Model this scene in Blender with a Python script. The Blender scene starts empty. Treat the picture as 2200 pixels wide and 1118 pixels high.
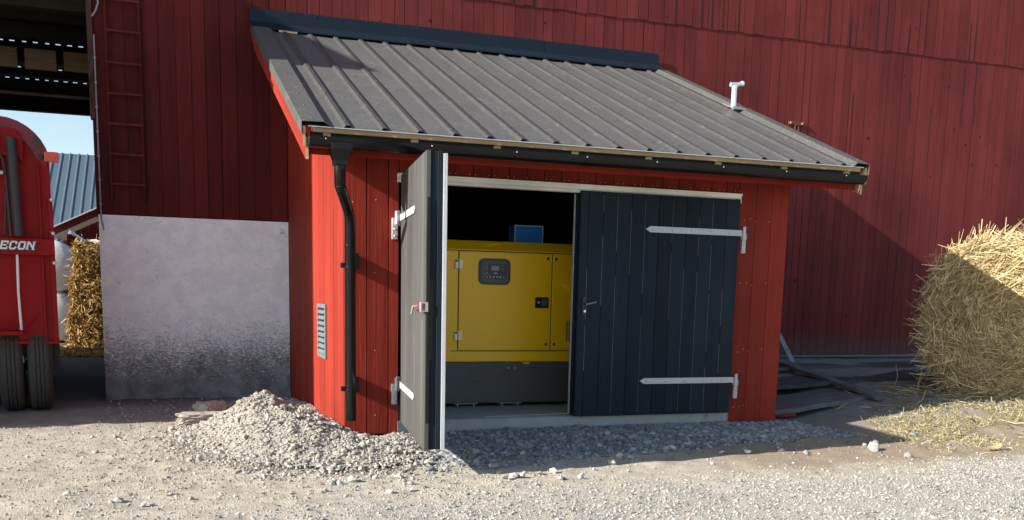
import bpy, bmesh, math, random
import numpy as np
from mathutils import Vector, Matrix
random.seed(7); RNG = np.random.default_rng(7)
S = bpy.context.scene
COL = S.collection
rad = math.radians

# ------------------------------------------------------------------ materials
class NT:
    def __init__(s, name):
        s.m = bpy.data.materials.new(name); s.m.use_nodes = True
        s.t = s.m.node_tree; s.t.nodes.clear()
        s.out = s.n('ShaderNodeOutputMaterial'); s.b = s.n('ShaderNodeBsdfPrincipled')
        s.t.links.new(s.b.outputs[0], s.out.inputs[0])
    def n(s, typ, **kw):
        x = s.t.nodes.new(typ)
        for k, v in kw.items(): setattr(x, k, v)
        return x
    def link(s, a, b): s.t.links.new(a, b)
    def put(s, sock, v):
        if hasattr(v, 'is_linked') or isinstance(v, bpy.types.NodeSocket): s.link(v, sock)
        else: sock.default_value = (tuple(v) + (1.,) if isinstance(v, (tuple, list)) and len(v) == 3 and sock.type == 'RGBA' else v)
    def pos(s): return s.n('ShaderNodeNewGeometry').outputs['Position']
    def obj(s): return s.n('ShaderNodeTexCoord').outputs['Object']
    def attr(s, name='tone'): return s.n('ShaderNodeAttribute', attribute_name=name).outputs['Fac']
    def math(s, op, a, b=0., c=None):
        x = s.n('ShaderNodeMath', operation=op); s.put(x.inputs[0], a); s.put(x.inputs[1], b)
        if c is not None: s.put(x.inputs[2], c)
        return x.outputs[0]
    def vmul(s, v, k):
        x = s.n('ShaderNodeVectorMath', operation='MULTIPLY'); s.put(x.inputs[0], v); x.inputs[1].default_value = k; return x.outputs[0]
    def vadd(s, v, w):
        x = s.n('ShaderNodeVectorMath', operation='ADD'); s.put(x.inputs[0], v); s.put(x.inputs[1], w); return x.outputs[0]
    def comb(s, x=0., y=0., z=0.):
        c = s.n('ShaderNodeCombineXYZ')
        for i, v in enumerate((x, y, z)): s.put(c.inputs[i], v)
        return c.outputs[0]
    def sep(s, v):
        c = s.n('ShaderNodeSeparateXYZ'); s.link(v, c.inputs[0]); return c.outputs
    def noise(s, v, scale, detail=4., rough=.55, dist=0.):
        x = s.n('ShaderNodeTexNoise'); s.link(v, x.inputs['Vector'])
        x.inputs['Scale'].default_value = scale; x.inputs['Detail'].default_value = detail
        x.inputs['Roughness'].default_value = rough; x.inputs['Distortion'].default_value = dist
        return x.outputs[0]
    def voro(s, v, scale, feature='F1', dist='EUCLIDEAN', out=0, rnd=1.):
        x = s.n('ShaderNodeTexVoronoi', feature=feature, distance=dist); s.link(v, x.inputs['Vector'])
        x.inputs['Scale'].default_value = scale; x.inputs['Randomness'].default_value = rnd
        return x.outputs[out]
    def ramp(s, f, lo, hi, a=0., b=1.):
        x = s.n('ShaderNodeMapRange', interpolation_type='SMOOTHSTEP'); s.put(x.inputs[0], f)
        for i, v in enumerate((lo, hi, a, b)): x.inputs[i + 1].default_value = v
        return x.outputs[0]
    def mix(s, f, a, b, mode='MIX'):
        x = s.n('ShaderNodeMix', data_type='RGBA', blend_type=mode)
        s.put(x.inputs[0], f); s.put(x.inputs[6], a); s.put(x.inputs[7], b); return x.outputs[2]
    def scale(s, c, f):
        x = s.n('ShaderNodeVectorMath', operation='SCALE'); s.put(x.inputs[0], c); s.put(x.inputs[3], f); return x.outputs[0]
    def bump(s, h, strength=.3, dist=.01):
        x = s.n('ShaderNodeBump'); s.link(h, x.inputs['Height']); x.inputs['Strength'].default_value = strength
        x.inputs['Distance'].default_value = dist; s.link(x.outputs[0], s.b.inputs['Normal'])
    def done(s, col, rough=.7, metal=0., spec=.5, coat=0.):
        s.put(s.b.inputs['Base Color'], col); s.put(s.b.inputs['Roughness'], rough)
        s.b.inputs['Metallic'].default_value = metal; s.b.inputs['Specular IOR Level'].default_value = spec
        if coat: s.b.inputs['Coat Weight'].default_value = coat; s.b.inputs['Coat Roughness'].default_value = .12
        return s.m

def wood(name, col, grain=(45, 45, 1.6), tv=.5, gv=.5, bump=.35, rough=.75, weather=None, low=None, streak=None, spec=.14):
    """painted or bare boards; every board carries its own tone; grain runs along the small scale"""
    s = NT(name); t = s.attr()
    p = s.vadd(s.obj(), s.comb(s.math('MULTIPLY', t, 31.7), s.math('MULTIPLY', t, 17.3), s.math('MULTIPLY', t, 53.1)))
    g = s.noise(s.vmul(p, grain), 1., 5., .65, .4)
    g2 = s.noise(s.vmul(p, tuple(k * .25 for k in grain)), 1., 4., .6, .3)
    f = s.math('ADD', s.math('MULTIPLY', s.math('SUBTRACT', g, .5), gv), s.math('MULTIPLY', s.math('SUBTRACT', g2, .5), gv))
    f = s.math('ADD', f, s.math('ADD', 1. - tv / 2, s.math('MULTIPLY', t, tv)))
    big = s.noise(s.vmul(s.pos(), (.9, .9, .45)), 1., 4., .6)
    f = s.math('MULTIPLY', f, s.ramp(big, .3, .7, .80, 1.18))
    c = s.scale(s.mix(0., col, col), f)
    if weather:
        wc, sc, lo, hi = weather
        w = s.noise(s.vmul(p, tuple(sc * (1. if k > 5 else .18) for k in grain)), 1., 6., .7)
        c = s.mix(s.ramp(w, lo, hi), c, wc)
    if low:
        z0, z1, lc, amt = low
        zz = s.sep(s.pos())[2]
        zz = s.math('ADD', zz, s.math('MULTIPLY', s.math('SUBTRACT', g2, .5), (z1 - z0) * 1.2))
        c = s.mix(s.ramp(zz, z0, z1, amt, 0.), c, lc)
    # knots
    k = s.voro(s.vmul(p, (5., 5., 1.3)), 1., out=0)
    c = s.mix(s.ramp(k, .03, .075, .55, 0.), c, s.scale(c, .35))
    s.bump(s.math('ADD', g, g2), bump, .006)
    return s.done(c, rough, spec=spec)

def plain(name, col, rough=.6, metal=0., nv=.25, ns=9., bump=0., bs=60., tv=0., spec=.5, coat=0., dirt=None):
    s = NT(name); p = s.obj()
    f = s.math('ADD', 1. - nv / 2, s.math('MULTIPLY', s.noise(p, ns, 5., .6), nv))
    if tv: f = s.math('ADD', f, s.math('MULTIPLY', s.math('SUBTRACT', s.attr(), .5), tv))
    c = s.scale(s.mix(0., col, col), f)
    if dirt:
        dc, sc, lo, hi = dirt
        c = s.mix(s.ramp(s.noise(p, sc, 7., .7), lo, hi), c, dc)
    if bump: s.bump(s.noise(p, bs, 4.), bump, .004)
    r = s.math('ADD', rough - .08, s.math('MULTIPLY', s.noise(p, ns * 2.3, 4.), .16))
    return s.done(c, r, metal, spec, coat)

M = {}
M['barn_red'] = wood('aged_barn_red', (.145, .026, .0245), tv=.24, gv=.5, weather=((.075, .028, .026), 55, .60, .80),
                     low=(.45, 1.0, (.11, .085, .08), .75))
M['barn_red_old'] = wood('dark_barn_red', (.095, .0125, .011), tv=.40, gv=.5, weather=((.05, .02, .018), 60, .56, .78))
M['shed_red'] = wood('fresh_red_paint', (.228, .0235, .0125), tv=.30, gv=.42, bump=.6, rough=.7, spec=.2, weather=((.18, .016, .009), 40, .62, .85))
M['fascia_red'] = wood('red_fascia_paint', (.24, .019, .010), grain=(1.6, 45, 45), tv=.2, gv=.25, rough=.6)
M['barge_red'] = wood('red_barge_paint', (.25, .030, .019), grain=(45, 1.6, 3), tv=.2, gv=.25, rough=.6)
M['dark_door'] = wood('shaded_charcoal_stain', (.011, .0175, .026), tv=.45, gv=.55, bump=.5, rough=.62, weather=((.022, .028, .034), 45, .60, .82))  # shade put into the colour: darker copy of the door stain, closed leaf
M['grey_door'] = wood('weathered_charcoal_sunlit', (.068, .069, .067), grain=(60, 60, 2.2), tv=.3, gv=.9, bump=.7, rough=.8, weather=((.06, .06, .058), 60, .55, .75),  # lighter copy of the door stain for the leaf in sun, plus weathering
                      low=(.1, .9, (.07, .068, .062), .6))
M['raw_pine'] = wood('raw_pine', (.55, .38, .20), grain=(2, 40, 40), tv=.3, gv=.4, rough=.75)
M['white_trim'] = wood('white_painted_wood', (.74, .72, .66), grain=(1.5, 50, 50), tv=.12, gv=.16, bump=.25, rough=.5)
M['white_edge'] = plain('white_door_edge', (.40, .42, .44), .5, nv=.3, ns=14, dirt=((.35, .34, .32), 22, .66, .8))
M['handle_steel'] = plain('dull_handle_steel', (.22, .23, .24), .4, .6, nv=.2)
M['vent_paint'] = plain('grey_vent_paint', (.14, .165, .175), .5, nv=.2)
M['seam_pale'] = plain('bare_pale_wood', (.21, .22, .22), .7, nv=.9, ns=30)
M['old_board'] = wood('grey_old_boards', (.125, .13, .13), grain=(1.5, 45, 45), tv=.6, gv=.9, bump=.6, rough=.85)
M['ceiling_wood'] = wood('dark_ceiling_boards', (.035, .028, .022), grain=(1.5, 40, 40), tv=.6, gv=.7, rough=.9)
M['ceiling_tan'] = wood('bare_tan_boards', (.34, .25, .17), grain=(2, 25, 25), tv=.4, gv=1.2, rough=.85)
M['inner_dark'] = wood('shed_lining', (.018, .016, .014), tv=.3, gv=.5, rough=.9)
M['post_brown'] = wood('corner_post_brown', (.10, .06, .045), tv=.3, gv=1., rough=.85, weather=((.06, .015, .012), 30, .45, .6))
M['void'] = plain('gap_shadow_wood', (.010, .007, .006), .95, nv=.3)
M['galv'] = plain('galvanised_steel', (.46, .48, .50), .42, .25, nv=.35, ns=30, bump=.08)
M['steel_pipe'] = plain('bright_steel_pipe', (.82, .84, .86), .3, .7, nv=.15)
M['black_steel'] = plain('black_coated_steel', (.006, .0065, .007), .2, nv=.2, spec=.3)
M['navy_steel'] = plain('navy_coated_flashing', (.007, .0145, .025), .5, nv=.3, ns=6, bump=.1, bs=8, spec=.25)
M['rust'] = plain('rusty_iron', (.12, .045, .026), .85, .1, nv=.8, ns=40, bump=.3)
M['screw'] = plain('zinc_screw', (.62, .62, .60), .4, .6, nv=.1)
M['genset_yellow'] = plain('yellow_enamel', (.98, .545, .002), .36, nv=.06, ns=4, spec=.5)
M['seam_dark'] = plain('dark_rubber_seam', (.02, .017, .008), .8, nv=.1)
M['hinge_tan'] = plain('zinc_hinge', (.60, .53, .40), .4, .5, nv=.2)
M['genset_grey'] = plain('charcoal_powder_coat', (.085, .083, .078), .55, nv=.2, ns=40, bump=.1, bs=200)
M['black_plastic'] = plain('black_plastic', (.012, .013, .016), .35, nv=.1)
M['panel_navy'] = plain('control_panel_face', (.035, .04, .055), .25, nv=.2)
M['lcd'] = plain('grey_lcd', (.22, .23, .29), .25, nv=.1)
M['white_dot'] = plain('white_button', (.85, .85, .85), .4, nv=.05)
M['blue'] = plain('blue_box_face', (.015, .22, .72), .5, nv=.3, ns=14)
M['pale_edge'] = plain('pale_blue_edge', (.62, .76, .85), .5, nv=.1)
M['vent_grey'] = plain('grey_painted_vent', (.25, .275, .285), .5, nv=.15)
M['roof_trim'] = plain('flashing_grey', (.22, .22, .215), .35, .2, nv=.2)
M['conduit_grey'] = plain('dull_conduit', (.28, .25, .24), .6, nv=.9, ns=12)
M['concrete'] = plain('grey_concrete', (.33, .35, .35), .85, nv=.5, ns=5, bump=.35, bs=40, dirt=((.12, .12, .11), 3.5, .58, .75))
M['wagon_red'] = plain('glossy_wagon_red', (.25, .002, .004), .42, nv=.3, ns=3, spec=.16, dirt=((.12, .003, .005), 3, .52, .8))
M['wagon_cover'] = plain('dirty_wagon_cover', (.20, .010, .018), .5, nv=.8, ns=9, dirt=((.035, .02, .02), 6, .46, .62), bump=.3, bs=14)
M['rubber'] = plain('tyre_rubber', (.045, .042, .038), .85, nv=.7, ns=20, bump=.3, bs=50)
M['dark_steel'] = plain('dark_chassis', (.03, .03, .03), .6, nv=.4)
M['orange_lens'] = plain('orange_lens', (.62, .07, .02), .25, nv=.5, ns=40)
M['letter_white'] = plain('white_lettering', (.75, .72, .70), .5, nv=.1)
M['letter_black'] = plain('black_lettering', (.012, .01, .01), .5, nv=.1)
M['wrap_white'] = plain('white_bale_wrap', (.82, .84, .86), .35, nv=.12, ns=7, bump=.5, bs=9)
M['soffit_white'] = plain('white_soffit', (.78, .77, .72), .6, nv=.1)
M['rafter_pink'] = plain('primed_rafter', (.45, .30, .25), .7, nv=.3)
M['blue_roof'] = plain('blue_grey_roof_sheet', (.075, .105, .135), .5, nv=.25, ns=1.5)
M['tarp'] = plain('pale_tarpaulin', (.72, .69, .62), .6, nv=.2, bump=.3, bs=7)
M['red_stick'] = plain('red_painted_stick', (.22, .022, .018), .7, nv=.5, ns=30)
M['sticker'] = plain('yellow_label', (.80, .55, .06), .5, nv=.1)

def straw_mat(name, a, b, tv=1.0):
    s = NT(name); t = s.math('POWER', s.attr(), 1.35)
    c = s.mix(t, a, b)
    c = s.scale(c, s.math('ADD', .75, s.math('MULTIPLY', s.noise(s.obj(), 25., 4.), .5)))
    return s.done(c, .55, spec=.35)
M['straw'] = straw_mat('straw_stems', (.23, .155, .06), (.92, .76, .43))
M['straw_dark'] = straw_mat('straw_mass', (.10, .065, .024), (.22, .145, .055))
M['straw_mid'] = straw_mat('straw_bale_mass', (.20, .115, .032), (.30, .18, .055))
M['straw_gold'] = straw_mat('golden_straw', (.27, .155, .04), (.62, .42, .16))
M['straw_old'] = straw_mat('old_straw', (.22, .16, .075), (.46, .38, .22))
M['grass'] = straw_mat('dry_grass', (.15, .14, .055), (.50, .43, .25))

def stone_mat(name, a, b):
    s = NT(name); t = s.attr()
    c = s.mix(t, a, b)
    c = s.scale(c, s.math('ADD', .7, s.math('MULTIPLY', s.noise(s.obj(), 45., 4.), .6)))
    s.bump(s.noise(s.obj(), 90., 3.), .4, .004)
    return s.done(c, .85, spec=.25)
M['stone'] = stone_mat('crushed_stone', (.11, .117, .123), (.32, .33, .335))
M['stone_warm'] = stone_mat('pile_stone', (.19, .172, .145), (.44, .41, .36))
M['pebble'] = stone_mat('fine_gravel', (.13, .125, .11), (.53, .50, .44))
M['rock_pale'] = stone_mat('pale_rock', (.34, .32, .295), (.48, .46, .43))

def plaster_mat():
    s = NT('flaking_whitewash'); p = s.pos(); z = s.sep(p)[2]
    n1 = s.noise(p, 1.3, 6., .6); n2 = s.noise(s.vmul(p, (24., 24., 38.)), 1., 7., .74); n3 = s.noise(p, 5., 5., .65)
    v = s.voro(s.vmul(p, (32., 32., 72.)), 1., dist='CHEBYCHEV')
    # whitewash is worn off from the bottom up
    lvl = s.math('ADD', s.math('ADD', z, s.math('MULTIPLY', s.math('SUBTRACT', n1, .5), .55)), s.math('MULTIPLY', s.math('SUBTRACT', n2, .5), 1.7))
    lvl = s.math('ADD', lvl, s.math('MULTIPLY', s.math('SUBTRACT', v, .42), .8))
    worn = s.ramp(lvl, .30, .98, 1., 0.)
    white = s.mix(s.ramp(n3, .38, .62), (.95, .955, .945), (.84, .85, .855))
    white = s.mix(s.ramp(n2, .54, .66, 0., .45), white, (.50, .49, .51))
    fl = s.math('MULTIPLY', s.ramp(s.noise(s.vmul(p, (6., 6., 7.)), 1., 6., .75), .62, .68), .55)
    white = s.mix(fl, white, (.30, .25, .24))
    base = s.mix(s.ramp(s.math('ADD', z, s.math('MULTIPLY', n3, .3)), .55, 1.05), s.mix(s.ramp(n3, .3, .7), (.13, .14, .145), (.27, .28, .28)), (.36, .375, .40))
    c = s.mix(worn, white, base)
    s.bump(s.math('ADD', n2, s.math('MULTIPLY', worn, -.4)), .5, .008)
    return s.done(c, .9, spec=.2)
M['plaster'] = plaster_mat()

def ground_mat():
    s = NT('farmyard_ground'); p = s.pos(); x, y, z = s.sep(p)
    n1 = s.noise(p, .8, 6., .6); n2 = s.noise(p, 6., 7., .7); n3 = s.noise(p, 55., 5., .7); n4 = s.noise(p, 190., 3., .6)
    v = s.voro(p, 95.)
    sand = s.mix(s.ramp(n2, .35, .68), (.52, .465, .38), (.37, .325, .26))
    grit = s.mix(s.ramp(n4, .38, .64), (.27, .255, .225), (.60, .55, .47))
    # gravelled road surface nearer than a line that runs across the yard
    l = s.math('ADD', s.math('ADD', y, s.math('MULTIPLY', x, -.02)), s.math('MULTIPLY', s.math('SUBTRACT', n1, .5), 1.5))
    road = s.ramp(l, -2.9, -2.15, .9, 0.)
    road = s.math('MULTIPLY', road, s.ramp(x, -1.8, .6, .3, 1.))
    c = s.mix(road, sand, grit)
    c = s.mix(s.ramp(n3, .52, .68, 0., .55), c, (.20, .175, .145))
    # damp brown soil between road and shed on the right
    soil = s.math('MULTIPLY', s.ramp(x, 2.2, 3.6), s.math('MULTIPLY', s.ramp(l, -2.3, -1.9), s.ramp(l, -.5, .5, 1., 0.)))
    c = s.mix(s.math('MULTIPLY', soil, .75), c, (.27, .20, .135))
    # compacted clay by the barn on the right, darkened to paint in missing shade
    clay_shade = s.math('MULTIPLY', s.ramp(x, 4.4, 5.0), s.ramp(s.math('ADD', y, s.math('MULTIPLY', n2, .9)), -.25, .75))
    c = s.mix(s.math('MULTIPLY', clay_shade, .8), c, s.mix(n2, (.25, .26, .265), (.14, .14, .135)))
    # darker floor in the drive-through and just before it
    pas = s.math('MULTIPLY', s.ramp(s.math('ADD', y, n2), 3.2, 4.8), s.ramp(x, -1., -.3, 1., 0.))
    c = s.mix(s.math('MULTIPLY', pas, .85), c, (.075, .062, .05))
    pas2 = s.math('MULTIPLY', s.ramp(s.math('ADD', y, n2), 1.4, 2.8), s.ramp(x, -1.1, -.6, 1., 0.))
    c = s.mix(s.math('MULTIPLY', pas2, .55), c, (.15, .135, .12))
    h = s.math('ADD', s.math('MULTIPLY', n3, .6), s.math('ADD', s.math('MULTIPLY', n4, .35), s.math('MULTIPLY', v, .5)))
    s.bump(h, .9, .016)
    return s.done(c, .92, spec=.2)
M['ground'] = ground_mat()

def roof_mat():
    s = NT('weathered_roof_sheet'); p = s.obj(); t = s.attr()
    x, y, z = s.sep(p)
    n = s.noise(p, 2.2, 6., .65)
    w = s.noise(s.vmul(p, (9., 15., 6.)), 1., 9., .8, 1.2)
    lines = s.voro(s.vmul(p, (15., 6., 3.)), 1., feature='DISTANCE_TO_EDGE')
    zone = s.ramp(s.noise(s.vmul(p, (2.0, 1.6, 1.)), 1., 4.), .40, .58)
    c = s.mix(n, (.078, .078, .076), (.118, .117, .112))
    c = s.mix(s.math('MULTIPLY', s.ramp(w, .53, .60), s.math('MULTIPLY', zone, .22)), c, (.42, .41, .40))
    c = s.mix(s.math('MULTIPLY', s.ramp(lines, .0, .06, .8, 0.), s.math('MULTIPLY', zone, s.ramp(w, .42, .6))), c, (.03, .027, .025))
    c = s.mix(t, c, s.scale(c, .45))
    s.bump(s.math('ADD', s.noise(p, 3., 3.), s.math('MULTIPLY', w, .10)), .22, .02)
    return s.done(c, s.math('ADD', .42, s.math('MULTIPLY', w, .25)), spec=.5)
M['roof'] = roof_mat()

# ------------------------------------------------------------------ mesh builder
class MB:
    def __init__(s): s.v, s.f, s.t, s.mi, s.mats = [], [], [], [], []
    def mi_of(s, m):
        if m is None: return 0
        if m not in s.mats: s.mats.append(m)
        return s.mats.index(m)
    def add(s, vs, fs, tone=None, m=None):
        o = len(s.v); s.v += [tuple(p) for p in vs]
        tone = random.random() if tone is None else tone
        k = s.mi_of(m)
        for f in fs: s.f.append([i + o for i in f]); s.t.append(tone); s.mi.append(k)
    HEX = [(0, 1, 2, 3), (7, 6, 5, 4), (0, 4, 5, 1), (1, 5, 6, 2), (2, 6, 7, 3), (3, 7, 4, 0)]
    def hexa(s, c, tone=None, m=None): s.add(c, s.HEX, tone, m)
    def box(s, x0, x1, y0, y1, z0, z1, tone=None, m=None, T=None):
        c = [(x0, y0, z0), (x0, y1, z0), (x1, y1, z0), (x1, y0, z0), (x0, y0, z1), (x0, y1, z1), (x1, y1, z1), (x1, y0, z1)]
        if T: c = [T(*p) for p in c]
        s.hexa(c, tone, m)
    def prism(s, prof, a, b, axis='x', tone=None, m=None, T=None):
        """closed 2-D outline swept from a to b along an axis"""
        def P(q, w):
            p = {'x': (w, q[0], q[1]), 'y': (q[0], w, q[1]), 'z': (q[0], q[1], w)}[axis]
            return T(*p) if T else p
        n = len(prof); vs = [P(q, a) for q in prof] + [P(q, b) for q in prof]
        fs = [tuple(range(n)), tuple(range(2 * n - 1, n - 1, -1))] + [(i, (i + 1) % n, n + (i + 1) % n, n + i) for i in range(n)]
        s.add(vs, fs, tone, m)
    def tube(s, pts, r, n=12, tone=None, m=None, cap=True, rs=None):
        pts = [Vector(p) for p in pts]; rings = []
        up = Vector((0, 0, 1))
        d0 = (pts[1] - pts[0]).normalized()
        if abs(d0.dot(up)) > .95: up = Vector((0, 1, 0))
        a = d0.cross(up).normalized()
        for i, p in enumerate(pts):
            d = ((pts[min(i + 1, len(pts) - 1)] - pts[max(i - 1, 0)])).normalized()
            a = (a - d * a.dot(d)).normalized(); b = d.cross(a); rr = rs[i] if rs else r
            rings.append([p + (a * math.cos(2 * math.pi * k / n) + b * math.sin(2 * math.pi * k / n)) * rr for k in range(n)])
        vs = [q for ring in rings for q in ring]
        fs = [(i * n + k, i * n + (k + 1) % n, (i + 1) * n + (k + 1) % n, (i + 1) * n + k) for i in range(len(pts) - 1) for k in range(n)]
        if cap: fs += [tuple(range(n - 1, -1, -1)), tuple((len(pts) - 1) * n + k for k in range(n))]
        s.add(vs, fs, tone, m)
    def dome(s, c, r, nrm=(0, -1, 0), h=.5, n=8, tone=.5, m=None):
        c = Vector(c); nv = Vector(nrm).normalized(); a = nv.orthogonal().normalized(); b = nv.cross(a)
        vs = [c + (a * math.cos(2 * math.pi * k / n) + b * math.sin(2 * math.pi * k / n)) * r for k in range(n)]
        vs += [c + (a * math.cos(2 * math.pi * k / n) + b * math.sin(2 * math.pi * k / n)) * r * .6 + nv * r * h for k in range(n)]
        s.add(vs, [(k, (k + 1) % n, n + (k + 1) % n, n + k) for k in range(n)] + [tuple(range(n, 2 * n))], tone, m)
    def build(s, name, mat, parent=None, bevel=0., smooth=None, loc=None):
        me = bpy.data.meshes.new(name); me.from_pydata(s.v, [], s.f)
        bm = bmesh.new(); bm.from_mesh(me); bmesh.ops.recalc_face_normals(bm, faces=bm.faces); bm.to_mesh(me); bm.free()
        at = me.attributes.new('tone', 'FLOAT', 'FACE'); at.data.foreach_set('value', s.t)
        mats = s.mats if s.mats else [mat]
        for q in mats: me.materials.append(M[q] if isinstance(q, str) else q)
        me.polygons.foreach_set('material_index', s.mi)
        if smooth: 
            me.polygons.foreach_set('use_smooth', [True] * len(me.polygons)); me.set_sharp_from_angle(angle=rad(smooth))
        return link(name, me, parent, bevel)

def link(name, me, parent=None, bevel=0.):
    o = bpy.data.objects.new(name, me); COL.objects.link(o)
    if parent is not None: adopt(o, parent)
    if bevel:
        b = o.modifiers.new('edge', 'BEVEL'); b.width = bevel; b.segments = 2; b.limit_method = 'ANGLE'; b.angle_limit = rad(40)
    return o
def wloc(o):
    l = o.location.copy()
    while o.parent: o = o.parent; l = l if o.type == 'MESH' else o.location.copy()
    return l
def adopt(o, parent):
    o.parent = parent
    r = parent
    while r.parent: r = r.parent
    # meshes are modelled in world coordinates; the root Empty carries the offset
    o.matrix_parent_inverse = Matrix.Translation(-r.location) if parent is r and r.type == 'EMPTY' else Matrix.Identity(4)
def thing(name, label, cat, loc=(0, 0, 0), group=None):
    o = bpy.data.objects.new(name, None); COL.objects.link(o); o.location = loc; o.empty_display_size = .2
    return tag(o, label, cat, group)
def tag(o, label=None, cat=None, group=None, kind=None):
    if label: o['label'] = label
    if cat: o['category'] = cat
    if group: o['group'] = group
    if kind: o['kind'] = kind
    return o
def copy_tree(o, parent=None):
    c = o.copy(); COL.objects.link(c)
    if parent is not None: c.parent = parent
    for ch in o.children: copy_tree(ch, c)
    return c

def npmesh(name, V, F, tone, mats, mi=None, smooth=False, parent=None):
    """fast mesh from arrays; F is a list of (n,3) or (n,4) arrays"""
    me = bpy.data.meshes.new(name); V = np.asarray(V, np.float32)
    me.vertices.add(len(V)); me.vertices.foreach_set('co', V.ravel())
    nl = sum(f.size for f in F); nf = sum(len(f) for f in F)
    me.loops.add(nl); me.loops.foreach_set('vertex_index', np.concatenate([f.ravel() for f in F]).astype(np.int32))
    me.polygons.add(nf)
    tot = np.concatenate([np.full(len(f), f.shape[1], np.int32) for f in F])
    st = np.concatenate([[0], np.cumsum(tot)[:-1]]).astype(np.int32)
    me.polygons.foreach_set('loop_start', st)
    me.polygons.foreach_set('use_smooth', np.full(nf, smooth) if np.isscalar(smooth) else smooth)
    me.update(calc_edges=True); me.validate()
    at = me.attributes.new('tone', 'FLOAT', 'FACE'); at.data.foreach_set('value', np.asarray(tone, np.float32))
    for m in mats: me.materials.append(M[m])
    if mi is not None: me.polygons.foreach_set('material_index', np.asarray(mi, np.int32))
    return link(name, me, parent)

# ------------------------------------------------------------------ noise and terrain
def vnoise(x, y, seed=0):
    xi, yi = np.floor(x).astype(np.int64), np.floor(y).astype(np.int64); fx, fy = x - xi, y - yi
    fx, fy = fx * fx * (3 - 2 * fx), fy * fy * (3 - 2 * fy)
    def h(a, b):
        n = (a * 374761393 + b * 668265263 + seed * 1442695041) & 0xffffffff
        n = ((n ^ (n >> 13)) * 1274126177) & 0xffffffff
        return ((n ^ (n >> 16)) & 0xffff) / 65535.
    return (h(xi, yi) * (1 - fx) + h(xi + 1, yi) * fx) * (1 - fy) + (h(xi, yi + 1) * (1 - fx) + h(xi + 1, yi + 1) * fx) * fy
def fbm(x, y, f, o=4, seed=0):
    r = 0.; a = 1.; t = 0.
    for i in range(o): r = r + a * vnoise(x * f, y * f, seed + i); t += a; a *= .55; f *= 2.1
    return r / t - .5
def SS(t): t = np.clip(t, 0, 1); return t * t * (3 - 2 * t)
def gz(x, y):
    x = np.asarray(x, float); y = np.asarray(y, float)
    z = .26 * SS((x - 5.0) / 2.6) * SS((y + 1.45) / 1.3) + .20 * SS((x - 4.9) / 1.6) * SS((y - 1.2) / 2.4)
    z = z + .075 * SS((y + 1.15) / 1.0) * SS((x - .2) / .5) * (1 - SS((x - 4.6) / .8))
    z = z + .05 * fbm(x, y, .5, 2, 3) + (.035 * fbm(x, y, 2.2, 3, 5) + .020 * fbm(x, y, 7., 2, 15)) * SS((14 - np.hypot(x, y)) / 6)
    return z
def pile(x, y):
    g = lambda cx, cy, sx, sy, h, p=1.: h * np.exp(-(((x - cx) / sx) ** 2 + ((y - cy) / sy) ** 2) ** p)
    h = g(-.76, .45, .40, .62, .36) + g(-.36, -.05, .42, .70, .17) + g(.08, -.72, .50, .50, .10) + g(-1.12, .75, .30, .5, .05) + g(-.1, 1.6, .35, 1.6, .12) + g(-.55, -.5, .42, .5, .09) + g(.38, -.16, .30, .28, .075)
    return h * (1 + .5 * fbm(x, y, 3., 3, 9)) + .03 * fbm(x, y, 9., 2, 11) * np.minimum(1, h * 6) - .012

# ------------------------------------------------------------------ stones
ICO_V = None
def ico():
    global ICO_V, ICO_F
    if ICO_V is None:
        bm = bmesh.new(); bmesh.ops.create_icosphere(bm, subdivisions=1, radius=1.)
        ICO_V = np.array([v.co[:] for v in bm.verts]); ICO_F = np.array([[v.index for v in f.verts] for f in bm.faces]); bm.free()
    return ICO_V, ICO_F
def rotm(n):
    q = RNG.normal(size=(n, 4)); q /= np.linalg.norm(q, axis=1)[:, None]; w, x, y, z = q.T
    return np.stack([1 - 2 * (y * y + z * z), 2 * (x * y - z * w), 2 * (x * z + y * w), 2 * (x * y + z * w), 1 - 2 * (x * x + z * z), 2 * (y * z - x * w),
                     2 * (x * z - y * w), 2 * (y * z + x * w), 1 - 2 * (x * x + y * y)], -1).reshape(n, 3, 3)
def stones(P, r):
    """angular stones centred on P: squashed, randomly cut icosahedra"""
    V, F = ico(); n = len(P)
    v = V[None] * RNG.uniform(.68, 1.15, (n, 12, 1)) * RNG.uniform(.55, 1.15, (n, 1, 3))
    v = np.einsum('nij,nkj->nki', rotm(n), v) * r[:, None, None]; v[:, :, 2] *= .75
    v = v + P[:, None, :]
    f = F[None] + (np.arange(n) * 12)[:, None, None]
    tone = np.repeat(np.clip(RNG.normal(.5, .28, n), 0, 1), 20)
    return v.reshape(-1, 3), f.reshape(-1, 3), tone

def straws(P, D, L, w, bend=.12):
    """bent straw stems: three-sided, two segments; P base points, D unit directions"""
    n = len(P); A = np.cross(D, RNG.normal(size=(n, 3))); A /= np.linalg.norm(A, axis=1)[:, None] + 1e-9; B = np.cross(D, A)
    rings = []
    for k, tt in enumerate((0., .5, 1.)):
        c = P + D * (L * tt)[:, None] + A * (bend * L * (1 - (2 * tt - 1) ** 2) * RNG.normal(0, 1, n))[:, None]
        for j in range(3):
            a = 2 * math.pi * j / 3
            rings.append(c + (A * math.cos(a) + B * math.sin(a)) * (w * (1. if k < 2 else .7))[:, None])
    V = np.stack(rings, 1).reshape(-1, 3)
    q = np.array([[i * 3 + j, i * 3 + (j + 1) % 3, i * 3 + 3 + (j + 1) % 3, i * 3 + 3 + j] for i in range(2) for j in range(3)])
    F = (q[None] + (np.arange(n) * 9)[:, None, None]).reshape(-1, 4)
    return V, F, np.repeat(RNG.random(n), 6)
def unit(a): return a / (np.linalg.norm(a, axis=-1, keepdims=True) + 1e-9)

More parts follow.
